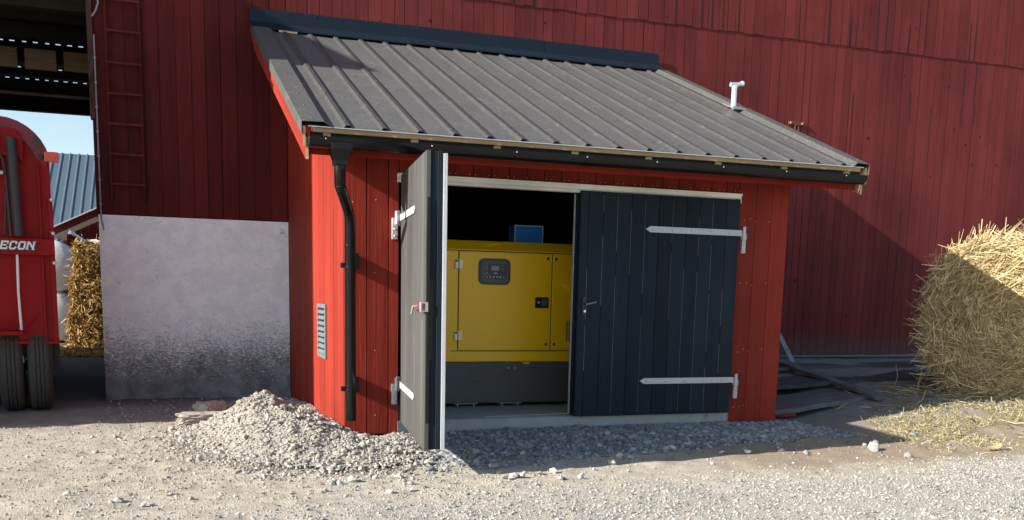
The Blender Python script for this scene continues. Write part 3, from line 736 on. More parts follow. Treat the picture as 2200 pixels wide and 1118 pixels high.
for x in (XL + .012, XE - .094):
    m_ = MB(); m_.prism([(GY - (GR + .006) * math.cos(t), GZ + .006 - (GR + .006) * 1.08 * math.sin(t)) for t in np.linspace(0, math.pi, 17)], x, x + .012, 'x', .5); m_.build('end_cap', 'black_steel', gut, smooth=35)
mb = MB()
sec = lambda cx, cy, w, d, z: [(cx - w, cy - d, z), (cx + w, cy - d, z), (cx + w, cy + d, z), (cx - w, cy + d, z)]
lv = [sec(-.125, GY, .088, .075, 2.60), sec(-.125, GY, .088, .075, 2.548), sec(-.13, GY + .01, .055, .055, 2.46), sec(-.13, GY + .01, .055, .055, 2.42)]
mb.add([p for l in lv for p in l], [tuple(4 * j + q for q in (i, (i + 1) % 4)) + tuple(4 * (j + 1) + q for q in ((i + 1) % 4, i)) for j in range(3) for i in range(4)] + [(12, 13, 14, 15)], .5)
fun = None
dp = MB(); 
path = [(-.13, GY + .01, 2.44), (-.13, GY + .01, 2.31), (-.125, GY + .03, 2.265), (-.105, GY + .08, 2.235), (.005, -.19, 2.10), (.028, -.13, 2.05), (.036, -.11, 1.98), (.04, -.11, .23)]
dp.tube(path, .047, 14, .5)
dpo = dp.build('downpipe', 'black_steel', shed, smooth=45)
mb.build('outlet_funnel', 'black_steel', dpo, bevel=.008)
for z in (2.245, 1.79, 1.60, .58, .50):
    m_ = MB(); c = (.036, -.11) if z < 2 else (-.12, GY + .035)
    m_.tube([(c[0], c[1], z), (c[0], c[1], z + .02)], .051, 14, .5, m='black_steel'); 
    if z in (1.60, .50):
        m_.box(c[0] - .085, c[0] - .04, c[1] - .02, c[1] + .01, z + .0, z + .045, .5, m='black_steel'); m_.box(c[0] + .02, c[0] + .075, c[1] - .03, .0, z - .01, z + .13, .5, m='black_steel')
    m_.build('pipe_clamp', 'black_steel', dpo, bevel=.003, smooth=45)

# ---- louvre vent in the side wall
vent_b = MB(); x0 = -.02
vent_b.box(x0, -.001, .985, 1.03, .705, 1.255, .5); vent_b.box(x0, -.001, 1.48, 1.525, .705, 1.255, .5); vent_b.box(x0, -.001, 1.031, 1.479, .705, .745, .5); vent_b.box(x0, -.001, 1.031, 1.479, 1.215, 1.255, .5)
vent = vent_b.build('vent', 'vent_paint', shed, bevel=.003)
for z in np.linspace(.755, 1.16, 8):
    mb = MB(); mb.hexa([(-.030, 1.032, z), (-.026, 1.032, z - .004), (-.026, 1.478, z - .004), (-.030, 1.478, z), (-.004, 1.032, z + .03), (-.002, 1.032, z + .026), (-.002, 1.478, z + .026), (-.004, 1.478, z + .03)], .5); mb.build('louvre', 'vent_paint', vent)
mb = MB(); mb.box(-.002, -.0006, 1.031, 1.479, .746, 1.214, .5); mb.build('backing', 'void', vent)

# ---- flue pipe through the roof
cx, cy = 5.03, 1.72; zb = zr(cy)
mb = MB(); mb.tube([(cx, cy, zb - .1), (cx, cy, zb + .27)], .032, 18, .5); mb.tube([(cx, cy, zb + .245), (cx, cy, zb + .275)], .037, 18, .5)
fl = mb.build('flue_pipe', 'steel_pipe', shed, smooth=45)
mb = MB(); mb.tube([(cx - .055, cy, zb + .29), (cx + .04, cy, zb + .295), (cx + .10, cy, zb + .31)], .027, 16, .5); mb.tube([(cx + .095, cy, zb + .309), (cx + .118, cy, zb + .313)], .033, 16, .5); mb.build('flue_cap', 'steel_pipe', fl, smooth=45)
mb = MB(); vv = [(cx + a, cy + b, zr(cy + b) + .052) for a, b in ((-.09, -.16), (.09, -.16), (.09, .10), (-.09, .10))]
mb.add(vv + [(a, b, c - .012) for a, b, c in vv], MB.HEX); mb.build('flue_flashing', 'roof_trim', fl)

# ================================================================== GENERATOR
gx0, gx1, gy, gyb = 1.17, 3.35, .90, 2.05
gen = thing('generator', 'yellow canopied diesel generator on charcoal base inside the open shed', 'generator', (2.2, 1.4, .2))
pr = [(gy, .676), (gyb, .676), (gyb, 1.83), (gyb - .14, 1.94), (gy + .13, 1.94), (gy, 1.832)]
mb = MB(); mb.prism(pr, gx0, gx1, 'x', .5); can = mb.build('canopy', 'genset_yellow', gen, bevel=.012)
mb = MB(); mb.box(gx0 + .09, gx1 - .02, gy - .006, gy - .0005, .79, .797, .5); mb.box(gx0 - .002, gx1 + .002, gy - .007, gy - .0005, 1.826, 1.832, .5, m='seam_dark'); mb.build('seam', 'seam_dark', can)
mb = MB(); mb.box(gx0 - .004, gx1 + .004, gy - .014, gy - .0005, 1.834, 1.842, .5); mb.build('drip_rail', 'genset_yellow', can)
for a, b in ((1.349, 2.380), (2.390, 3.30)):
    mb = MB(); mb.box(a, b, gy - .016, gy - .0005, .803, 1.820, .5); d_ = mb.build('access_door', 'genset_yellow', can, bevel=.004)
    for zz in (1.773, .864): mb = MB(); mb.tube([((b - .046) if a < 2 else (a + .038), gy - .0165, zz), ((b - .046) if a < 2 else (a + .038), gy - .019, zz)], .0155, 14, .5); mb.build('plug', 'black_plastic', d_)
    mb = MB(); mb.box(a - .0045, a - .0005, gy - .012, gy - .0006, .80, 1.824, .5); mb.build('door_seal', 'seam_dark', d_)
def rrect(x0, x1, z0, z1, r, n=6):
    P = []
    for cx_, cz_, a0 in ((x1 - r, z1 - r, 0), (x0 + r, z1 - r, 90), (x0 + r, z0 + r, 180), (x1 - r, z0 + r, 270)):
        for k in range(n + 1): a = rad(a0 + 90 * k / n); P.append((cx_ + r * math.cos(a), cz_ + r * math.sin(a)))
    return P
mb = MB(); f = gy - .016
mb.prism(rrect(1.558, 1.905, 1.487, 1.755, .062), f - .018, f - .0005, 'y', .5, m='black_plastic')
mb.prism(rrect(1.582, 1.880, 1.510, 1.732, .045), f - .0205, f - .0185, 'y', .5, m='panel_navy')
mb.box(1.655, 1.862, f - .0225, f - .021, 1.548, 1.700, .5, m='black_plastic')
mb.box(1.69, 1.775, f - .0245, f - .023, 1.632, 1.676, .5, m='lcd'); mb.box(1.79, 1.835, f - .0245, f - .023, 1.63, 1.665, .5, m='panel_navy')
mb.box(1.69, 1.835, f - .0245, f - .023, 1.683, 1.686, .5, m='lcd'); mb.box(1.655, 1.835, f - .0245, f - .023, 1.588, 1.590, .5, m='lcd'); mb.box(1.72, 1.755, f - .0245, f - .023, 1.602, 1.609, .5, m='white_dot')
for i in range(6): mb.dome((1.645 + i * .0365, f - .023, 1.566), .0085 if 0 < i < 5 else .0055, n=10, m='white_dot')
for zz in (1.605, 1.664): mb.dome((1.645, f - .0215, zz), .005, n=8, m='white_dot')
mb.build('control_window', 'black_plastic', can, smooth=30)
mb = MB(); mb.prism(rrect(2.196, 2.352, 1.252, 1.366, .012), f - .008, f - .0005, 'y', .5, m='black_plastic'); mb.box(2.265, 2.335, f - .016, f - .0085, 1.27, 1.35, .5, m='genset_grey'); mb.tube([(2.232, f - .009, 1.31), (2.232, f - .022, 1.31)], .014, 12, .5, m='screw'); mb.build('door_latch', 'black_plastic', can, smooth=40)
for z in (1.69, .953):
    mb = MB(); mb.box(1.306, 1.343, gy - .020, gy - .0005, z - .048, z + .048, .5); mb.box(1.350, 1.388, gy - .022, gy - .0165, z - .048, z + .048, .5); mb.tube([(1.347, gy - .024, z - .05), (1.347, gy - .024, z + .05)], .007, 10, .5)
    h_ = mb.build('door_hinge', 'hinge_tan', can, bevel=.002, smooth=40); mb = MB(); mb.dome((1.323, gy - .0205, z + .03), .012, n=12); mb.build('hinge_plug', 'black_plastic', h_)
mb = MB(); mb.box(gx0 + .0, 1.285, gy - .005, gy - .0005, 1.60, 1.765, .5); mb.build('lifting_plate', 'genset_yellow', can, bevel=.001); mb = MB()
mb.prism(rrect(gx0, 1.345, .70, .835, .02), gy - .005, gy - .0005, 'y', .5); mb.build('lifting_plate', 'genset_yellow', can, bevel=.001)
for xx, zz in ((1.265, 1.625), (1.265, 1.74), (1.325, .72), (1.325, .815)): mb = MB(); mb.dome((xx, gy - .006, zz), .0065, n=8); mb.build('rivet', 'hinge_tan', can)
mb = MB()
for i in range(3):
    for j in range(9): mb.box(2.566 + i * .0285, 2.566 + i * .0285 + .019, f - .0025, f - .0005, .905 + j * .0245, .905 + j * .0245 + .0155, .5)
mb.build('air_grille', 'seam_dark', can)
mb = MB(); mb.box(gx0 + .01, gx1 - .01, gy - .004, gyb, .238, .674, .5); base = mb.build('base_tank', 'genset_grey', gen, bevel=.008)
mb = MB(); mb.box(1.481, 1.752, gy - .006, gy - .0045, .478, .568, .5); mb.box(1.477, 1.756, gy - .012, gy - .0045, .569, .577, .5, m='genset_grey'); mb.box(1.477, 1.756, gy - .012, gy - .0045, .469, .477, .5, m='genset_grey'); mb.build('fork_pocket', 'black_plastic', base)
mb = MB(); mb.box(2.073, 2.155, gy - .0065, gy - .0045, .650, .674, .5, m='sticker'); mb.box(2.080, 2.094, gy - .008, gy - .007, .655, .668, .5, m='black_plastic'); mb.box(2.100, 2.148, gy - .008, gy - .007, .659, .663, .5, m='rust'); mb.build('warning_label', 'sticker', base)
for xx in (1.916, 1.99): mb = MB(); mb.dome((xx, gy - .005, .61), .011); mb.build('bolt', 'screw', base)
for x in (1.45, 1.95, 2.9):
    mb = MB(); mb.box(x - .12, x + .14, gy + .03, gy + .22, .226, .2375, .5); mb.box(x - .09, x - .08, gy + .03, gy + .2, .201, .2255, .5); mb.box(x + .09, x + .10, gy + .03, gy + .2, .201, .2255, .5); mb.build('mounting_foot', 'galv', gen)
mb = MB(); mb.box(2.10, 2.43, 1.30, 1.5, 1.9405, 2.135, .5); bx = mb.build('blue_box', 'blue', None, bevel=.004)
tag(bx, 'bright blue box with a pale rim standing on the yellow generator', 'box')
mb = MB(); a, b, c, d, y_ = 2.098, 2.432, 1.942, 2.137, 1.297
mb.box(a, b, y_ - .003, y_ + .002, d - .008, d + .001, .5); mb.box(a, b, y_ - .003, y_ + .002, c, c + .008, .5); mb.box(a, a + .008, y_ - .003, y_ + .002, c + .0085, d - .0085, .5); mb.box(b - .008, b, y_ - .003, y_ + .002, c + .0085, d - .0085, .5)
mb.build('pale_rim', 'pale_edge', bx)

# ================================================================== WAGON
wag = thing('farm_wagon', 'glossy red tank-shaped farm wagon seen from behind in the passage', 'wagon', (-2.638, 2.7, 0))
WA = rad(6.5); ca, sa = math.cos(WA), math.sin(WA)
# local frame: s to the left from the right rear corner, d into the passage, z up
TW = lambda s, d, z: (-2.638 - s * ca - d * sa, 2.7 - s * sa * .4 + d * ca, z)
WW = 2.5
def wsec(g=0.):
    r = .47; P = [(-g, .775), (-g, 2.62)]
    for k in range(1, 9): a = rad(90 * k / 8); P.append((r - (r + g) * math.cos(a), 2.62 + (r + g) * math.sin(a)))
    P += [(WW / 2, 3.16 + g)]
    return P + [(WW - x, z) for x, z in reversed(P[:-1])]
mb = MB(); P = wsec(); n = len(P)
vv = [TW(x, 0, z) for x, z in P] + [TW(x, 6., z) for x, z in P]
mb.add(vv, [tuple(range(n)), tuple(range(2 * n - 1, n - 1, -1))] + [(i, (i + 1) % n, n + (i + 1) % n, n + i) for i in range(n)], .5)
body = mb.build('body', 'wagon_red', wag, smooth=30)
mb = MB(); P2 = wsec(.012)[2:-2]; n = len(P2)
drop = [(x, z) for x, z in P2]
inner = [(x + (.10 if x < WW / 2 else -.10) * (1 if i not in (0, n - 1) else .4), z - .10) for i, (x, z) in enumerate(P2)]
vv = [TW(x, -.03, z) for x, z in drop] + [TW(x, 6.02, z) for x, z in drop] + [TW(x, -.03, z) for x, z in inner]
mb.add(vv, [(i, i + 1, n + i + 1, n + i) for i in range(n - 1)] + [(i, i + 1, 2 * n + i + 1, 2 * n + i) for i in range(n - 1)], .5); cov = mb.build('cover', 'wagon_cover', wag, smooth=35)
mb = MB(); None
for q in ((-.012, .035, 2.30), (.10, .125, 2.62), (WW - .04, WW + .01, 2.3)):
    mb = MB(); mb.box(q[0], q[1], -.035, -.001, .78, q[2], .5, T=TW); mb.build('rear_rib', 'wagon_red', wag, bevel=.006)
mb = MB(); mb.box(-.012, WW + .01, -.05, -.0, .755, .790, .5, T=TW); mb.hexa([TW(*p) for p in ((.33, -.17, .855), (.33, -.001, .855), (2.2, -.001, .855), (2.2, -.17, .855), (.33, -.17, .90), (.33, -.001, .905), (2.2, -.001, .905), (2.2, -.17, .90))], .5); mb.build('rear_sill', 'wagon_red', wag, bevel=.006)
mb = MB(); mb.prism([(.05, 1.695), (-.012, 1.72), (-.012, 1.865), (2.5, 1.885), (2.5, 1.70)], -.11, -.045, 'y', .5, T=TW); bar = mb.build('cross_bar', 'wagon_red', wag, bevel=.006)
# lettering ECON, slanted slab capitals with a black drop outline
LET = {'E': [(0, 0, .25, 1), (.25, .8, 1, 1), (.25, .42, .8, .6), (.25, 0, 1, .2), (.82, .62, 1, .8), (.82, .2, 1, .36)],
       'C': [(0, .15, .27, .85), (.12, .8, .85, 1), (.12, 0, .85, .2), (.72, .62, 1, .9), (.72, .1, 1, .34)],
       'O': [(0, .15, .27, .85), (.12, .8, .88, 1), (.12, 0, .88, .2), (.73, .15, 1, .85)],
       'N': [(0, 0, .24, 1), (.76, 0, 1, 1), (-.08, .86, .3, 1), (-.08, 0, .34, .14), (.68, .86, 1.08, 1)]}
def letters(mb, off, y0, y1, ex, m):
    for i, ch in enumerate('ECON'):
        s0 = .505 - i * .083
        for (a, b, c, d) in LET[ch] + ([('d',)] if ch == 'N' else []) if False else LET[ch]:
            z0, z1 = 1.748 + b * .088 - ex + off, 1.748 + d * .088 + ex + off
            sl = lambda z: (z - 1.79) * .28
            xa, xb = s0 - a * .072 + ex - off * .8, s0 - c * .072 - ex - off * .8
            mb.hexa([TW(xa - sl(z0), y0, z0), TW(xa - sl(z0), y1, z0), TW(xb - sl(z0), y1, z0), TW(xb - sl(z0), y0, z0), TW(xa - sl(z1), y0, z1), TW(xa - sl(z1), y1, z1), TW(xb - sl(z1), y1, z1), TW(xb - sl(z1), y0, z1)], .5, m)
        if ch == 'N':
            z0, z1 = 1.748 - ex + off, 1.836 + ex + off; q = -off * .8
            mb.hexa([TW(s0 - .054 + ex + q, y0 + .0004, z0), TW(s0 - .054 + ex + q, y1 + .0004, z0), TW(s0 - .074 - ex + q, y1 + .0004, z0), TW(s0 - .074 - ex + q, y0 + .0004, z0), TW(s0 - .012 + ex + q, y0 + .0004, z1), TW(s0 - .012 + ex + q, y1 + .0004, z1), TW(s0 - .032 - ex + q, y1 + .0004, z1), TW(s0 - .032 - ex + q, y0 + .0004, z1)], .5, m)
mb = MB(); letters(mb, -.006, -.1135, -.1105, .009, 'letter_black'); letters(mb, 0., -.1175, -.114, 0., 'letter_white'); mb.build('lettering', 'letter_white', bar)
mb = MB(); mb.tube([TW(.352, -.07, 1.70), TW(.36, -.06, 1.3), TW(.40 - .05, -.08, .905)], .014, 10, .5); mb.build('release_rod', 'letter_white', wag, smooth=40)
mb = MB(); mb.tube([TW(.352, -.14, 2.88), TW(.325, -.13, 1.89)], .05, 14, .5); mb.tube([TW(.425, -.12, 2.62), TW(.40, -.11, 1.89)], .016, 10, .5); mb.build('hydraulic_ram', 'dark_steel', wag, smooth=40)
mb = MB(); mb.prism([(.25, 2.62), (.24, 2.86), (.30, 2.97), (.60, 2.99), (.66, 2.9), (.60, 2.7), (.47, 2.55), (.47, 2.7), (.30, 2.7)], -.09, -.04, 'y', .5, T=TW); mb.build('ram_bracket', 'wagon_red', wag, bevel=.006)
mb = MB(); mb.tube([TW(.35, -.175, .90), TW(.47, -.10, 1.0)], .006, 6, .5); mb.build('stay_rod', 'wagon_red', wag)
mb = MB(); mb.tube([TW(.33, -.175, .90), TW(.20, -.06, 1.05)], .006, 6, .5); mb.build('stay_rod', 'wagon_red', wag)
mb = MB(); mb.tube([TW(.50, -.13, 2.75), TW(.44, -.16, 2.66), TW(.42, -.10, 2.45), TW(.44, -.08, 2.1), TW(.46, -.07, 1.9)], .012, 8, .5); mb.build('hose', 'rubber', wag, smooth=40)
mb = MB(); mb.tube([TW(.46, -.16, 2.80), TW(.62, -.16, 2.80)], .022, 10, .5); mb.build('pin', 'galv', wag, smooth=40)
mb = MB(); mb.tube([TW(.44, -.16, 2.52), TW(.62, -.16, 2.52)], .020, 10, .5); mb.build('pin', 'galv', wag, smooth=40)
mb = MB(); mb.box(.46, .50, -.12, -.10, 2.84, 2.93, .5, T=TW); mb.build('clip', 'galv', wag)
mb = MB(); mb.box(-.09, .05, -.10, -.02, 2.665, 2.765, .5, T=TW, m='orange_lens'); mb.box(.055, .10, -.06, -.02, 2.69, 2.74, .5, T=TW, m='dark_steel'); mb.build('marker_lamp', 'orange_lens', wag, bevel=.008)
for z in (2.28, 1.93, 1.62): mb = MB(); mb.dome(TW(-.002, -.036, z), .022, n=10); mb.build('bolt', 'screw', wag)
mb = MB(); mb.box(.05, 2.45, .10, 5.8, .60, .754, .5, T=TW); mb.box(.55, .70, -.02, .1, .45, .75, .5, T=TW); mb.box(-.02, .04, .3, 5.5, .45, .80, .5, T=TW); mb.build('chassis', 'dark_steel', wag)
mb = MB(); mb.tube([TW(.385, -.02, .76), TW(.37, -.03, .66), TW(.355, -.03, .56)], .018, 8, .5); mb.build('hanging_strap', 'letter_white', wag, smooth=40)
def tyre(s0):
    r0, w = .50, .25; pr = [(0.04, .30), (0., .38), (.012, .46), (.035, .49), (.05, .5)]
    for g in (.085, .125, .165): pr += [(g - .005, .5), (g - .004, .486), (g + .004, .486), (g + .005, .5)]
    pr += [(w - .05, .5), (w - .035, .49), (w - .012, .46), (w, .38), (w - .04, .30)]
    m_ = MB(); K = 40; vv = []; n = len(pr)
    for k in range(K):
        a = 2 * math.pi * k / K
        for s, r in pr: vv.append(TW(s0 + s, .36 + r * math.sin(a), .5 + r * math.cos(a)))
    m_.add(vv, [(k * n + i, k * n + i + 1, ((k + 1) % K) * n + i + 1, ((k + 1) % K) * n + i) for k in range(K) for i in range(n - 1)], .5)
    w_ = m_.build('tyre', 'rubber', wag, smooth=50)
    m_ = MB(); m_.tube([TW(s0 + .08, .36, .5), TW(s0 + .17, .36, .5)], .30, 24, .5); m_.build('rim', 'dark_steel', w_, smooth=40)
for s0 in (.065, .345, 1.9, 2.18): tyre(s0)
mb = MB(); mb.tube([TW(.1, .36, .5), TW(2.4, .36, .5)], .06, 12, .5); mb.build('axle', 'dark_steel', wag)

# ================================================================== BEYOND THE PASSAGE
def box_straw(x0, x1, y0, y1, z0, z1, n, label):
    """square bale: lumpy straw body plus protruding stems on front, left and top faces"""
    bm = bmesh.new(); bmesh.ops.create_cube(bm, size=1.); bmesh.ops.subdivide_edges(bm, edges=bm.edges[:], cuts=9, use_grid_fill=True)
    for v in bm.verts:
        c = v.co; c.x = (x0 + x1) / 2 + c.x * (x1 - x0) * (1 - .10 * (abs(c.z) * 2) ** 6); c.y = (y0 + y1) / 2 + c.y * (y1 - y0) * (1 - .16 * (abs(v.co.z) * 2) ** 6); c.z = (z0 + z1) / 2 + c.z * (z1 - z0) * 1.0
        k = .07; c.x += k * float(fbm(np.array(c.y * 3 + c.z), np.array(c.z * 4.), 1., 3, 5)); c.y += k * float(fbm(np.array(c.x * 4), np.array(c.z * 4.), 1., 3, 8))
    V = np.array([v.co[:] for v in bm.verts]); bm.verts.index_update(); F = np.array([[v.index for v in f.verts] for f in bm.faces]); bm.free()
    P = []; D = []
    for k in range(n):
        q = random.random()
        if q < .55: p = (random.uniform(x0, x1), y0 + .02, random.uniform(z0 + .05, z1 - .04)); d = (random.gauss(0, .6), -abs(random.gauss(0, .35)), random.gauss(-.3, .6))
        elif q < .8: p = (x0 + .04, random.uniform(y0, y1), random.uniform(z0, z1)); d = (-abs(random.gauss(0, .3)), random.gauss(-.2, .6), random.gauss(-.2, .6))
        else: p = (random.uniform(x0, x1), random.uniform(y0, y1), z1 - .02); d = (random.gauss(0, .6), random.gauss(0, .6), abs(random.gauss(0, .25)))
        P.append(p); D.append(d)
    P = np.array(P); D = unit(np.array(D)); L = RNG.uniform(.07, .24, n); w = RNG.uniform(.004, .010, n)
    SV, SF, ST = straws(P, D, L, w)
    A_ = np.concatenate([V, SV]); c_, s_ = math.cos(rad(-14)), math.sin(rad(-14)); dx, dy = A_[:, 0] + 3.4, A_[:, 1] - 12.8
    A_[:, 0], A_[:, 1] = -3.4 + dx * c_ - dy * s_, 12.8 + dx * s_ + dy * c_
    return tag(npmesh('straw_bale', A_, [F, SF + len(V)], np.concatenate([RNG.random(len(F)), ST]), ['straw_mid', 'straw_gold'], np.concatenate([np.zeros(len(F)), np.ones(len(SF))])),
               label, 'straw bale', 'square straw bales stacked beyond the passage')
box_straw(-3.42, -1.1, 12.8, 14., .02, .78, 2600, 'square straw bale at the bottom of the stack beyond the passage')
box_straw(-3.36, -1.1, 12.82, 14., .79, 1.54, 2600, 'square straw bale in the middle of the stack beyond the passage')
box_straw(-3.26, -1.1, 12.8, 14., 1.55, 2.22, 2600, 'square straw bale on top of the stack under the pale tarp')
mb = MB(); nx = 24; vs = []
for j in range(7):
    for i in range(nx + 1):
        u = i / nx; x = -3.34 + 2.2 * u; y = 12.74 + .2 * j
        vs.append((x, y, 2.27 + .035 * math.sin(u * 17 + j) + .02 * math.sin(u * 41) - (.05 if j == 0 else 0) + (.16 * max(0, .12 - u) / .12)))
mb.add(vs + [(x, y, z - .008) for x, y, z in vs], [f for j in range(6) for i in range(nx) for f in ((j * 25 + i, j * 25 + i + 1, j * 25 + i + 26, j * 25 + i + 25), (175 + j * 25 + i, 175 + j * 25 + i + 25, 175 + j * 25 + i + 26, 175 + j * 25 + i + 1))], .5)
tag(mb.build('tarp', 'tarp', None, smooth=60), 'pale wrinkled tarp laid over the top straw bale', 'tarp')
n = 5200; x = RNG.uniform(-4.6, -1.4, n); y = RNG.uniform(11.0, 12.9, n)
SV, SF, ST = straws(np.stack([x, y, gz(x, y) + .012 + .10 * RNG.random(n) * SS((y - 11.6) / 1.1)], -1), unit(np.stack([RNG.normal(size=n), RNG.normal(size=n), RNG.normal(0, .15, n)], -1)), RNG.uniform(.06, .25, n), RNG.uniform(.004, .010, n))
V, F = grid(np.linspace(-5, -1, 40), np.linspace(11.3, 13.2, 24), lambda x, y: gz(x, y) + .012 + .08 * SS((y - 11.5) / 1.2) + .03 * fbm(x, y, 4, 3, 6))
tag(npmesh('straw_litter', np.concatenate([V, SV]), [F, SF + len(V)], np.concatenate([RNG.random(len(F)), ST]), ['straw_mid', 'straw_gold'], np.concatenate([np.zeros(len(F)), np.ones(len(SF))])), 'loose golden straw on the ground before the stack', 'straw', kind='stuff')
def wrapped(x, y, z, label):
    m_ = MB(); R_ = .60; K = 28; L = 1.2; pr = [(0, .0), (.0, .42), (.05, .54), (.14, R_), (L - .14, R_), (L - .05, .54), (L, .42), (L, 0.)]
    vv = [(x + r * math.cos(2 * math.pi * k / K) * (1 + .02 * math.sin(5 * k)), y + d, z + r * math.sin(2 * math.pi * k / K)) for k in range(K) for d, r in pr]; n = len(pr)
    m_.add(vv, [(k * n + i, k * n + i + 1, ((k + 1) % K) * n + i + 1, ((k + 1) % K) * n + i) for k in range(K) for i in range(n - 1)], .5)
    return tag(m_.build('wrapped_bale', 'wrap_white', None, smooth=50), label, 'wrapped bale', 'white wrapped bales behind the straw')
wrapped(-4.05, 15.5, .60, 'round bale in white plastic wrap on the ground, lower of two'); wrapped(-4.0, 15.52, 1.76, 'round bale in white plastic wrap, resting on another')

ob = thing('outbuilding', 'small red outbuilding with white gable soffit behind the straw stack', 'outbuilding', (0, 16, 0))
mb = MB(); boards(mb, 0, -3.7, 3.7, 0, lambda x: 4.36 - .5 * abs(x), 16.6, .15, .2); mb.build('gable_wall', 'barn_red', ob)
for sgn in (-1, 1):
    def slab(m_, y0, y1, a, b, lo, hi, mat=None):
        vv = [(sgn * x, y, 4.58 - .5 * x + dz) for y in (y0, y1) for x, dz in ((a, lo), (b, lo), (b, hi), (a, hi))]
        m_.add(vv, MB.HEX[0:1] + MB.HEX[1:], None, mat)
    m_ = MB(); vv = [(sgn * x, y, 4.58 - .5 * x + dz) for y in (15.95, 24) for x, dz in ((0, .02), (4.15, .02), (4.15, .05), (0, .05))]; m_.hexa(vv); r_ = m_.build('roof', 'blue_roof', ob)
    m_ = MB(); vv = [(sgn * x, y, 4.58 - .5 * x + dz) for y in (16.0, 23.9) for x, dz in ((0, -.01), (4.1, -.01), (4.1, .015), (0, .015))]; m_.hexa(vv); m_.build('soffit', 'soffit_white', ob)
    m_ = MB(); vv = [(sgn * x, y, 4.58 - .5 * x + dz) for y in (15.93, 15.97) for x, dz in ((0, -.15), (4.14, -.15), (4.14, .018), (0, .018))]; m_.hexa(vv); m_.build('barge_board', 'barn_red', ob)
    m_ = MB(); vv = [(sgn * x, y, 4.58 - .5 * x + dz) for y in (15.90, 15.949) for x, dz in ((0, .022), (4.16, .022), (4.16, .055), (0, .055))]; m_.hexa(vv); m_.build('verge_trim', 'letter_white', ob)
    for xx in (1., 2.0, 3.0, 4.0):
        m_ = MB(); z = 4.58 - .5 * xx; m_.box(sgn * xx - .05, sgn * xx + .05, 15.975, 16.6, z - .13, z - .012); m_.build('purlin', 'rafter_pink', ob)
fb = thing('metal_roof_barn', 'distant barn with ribbed blue-grey metal roof seen through the passage', 'barn', (-3, 26, 0))
mb = MB(); vs = []; x = -9.; row = []
while x < 3: row += [(x, 0), (x + .19, 0), (x + .205, .03), (x + .235, .03)]; x += .25
for y, z in ((20.5, 2.5), (26., 5.5)): vs += [(a, y, z + h) for a, h in row]
n = len(row); mb.add(vs, [(i, i + 1, n + i + 1, n + i) for i in range(n - 1)], .5); mb.build('roof', 'blue_roof', fb)
mb = MB(); mb.box(-9, 3, 21., 31, 0, 2.4); mb.hexa([(-9, 26.05, 5.4), (-9, 26.05, 0.), (3, 26.05, 0.), (3, 26.05, 5.4), (-9, 31.5, 2.5), (-9, 31.5, 0), (3, 31.5, 0), (3, 31.5, 2.5)]); mb.build('wall', 'barn_red', fb)

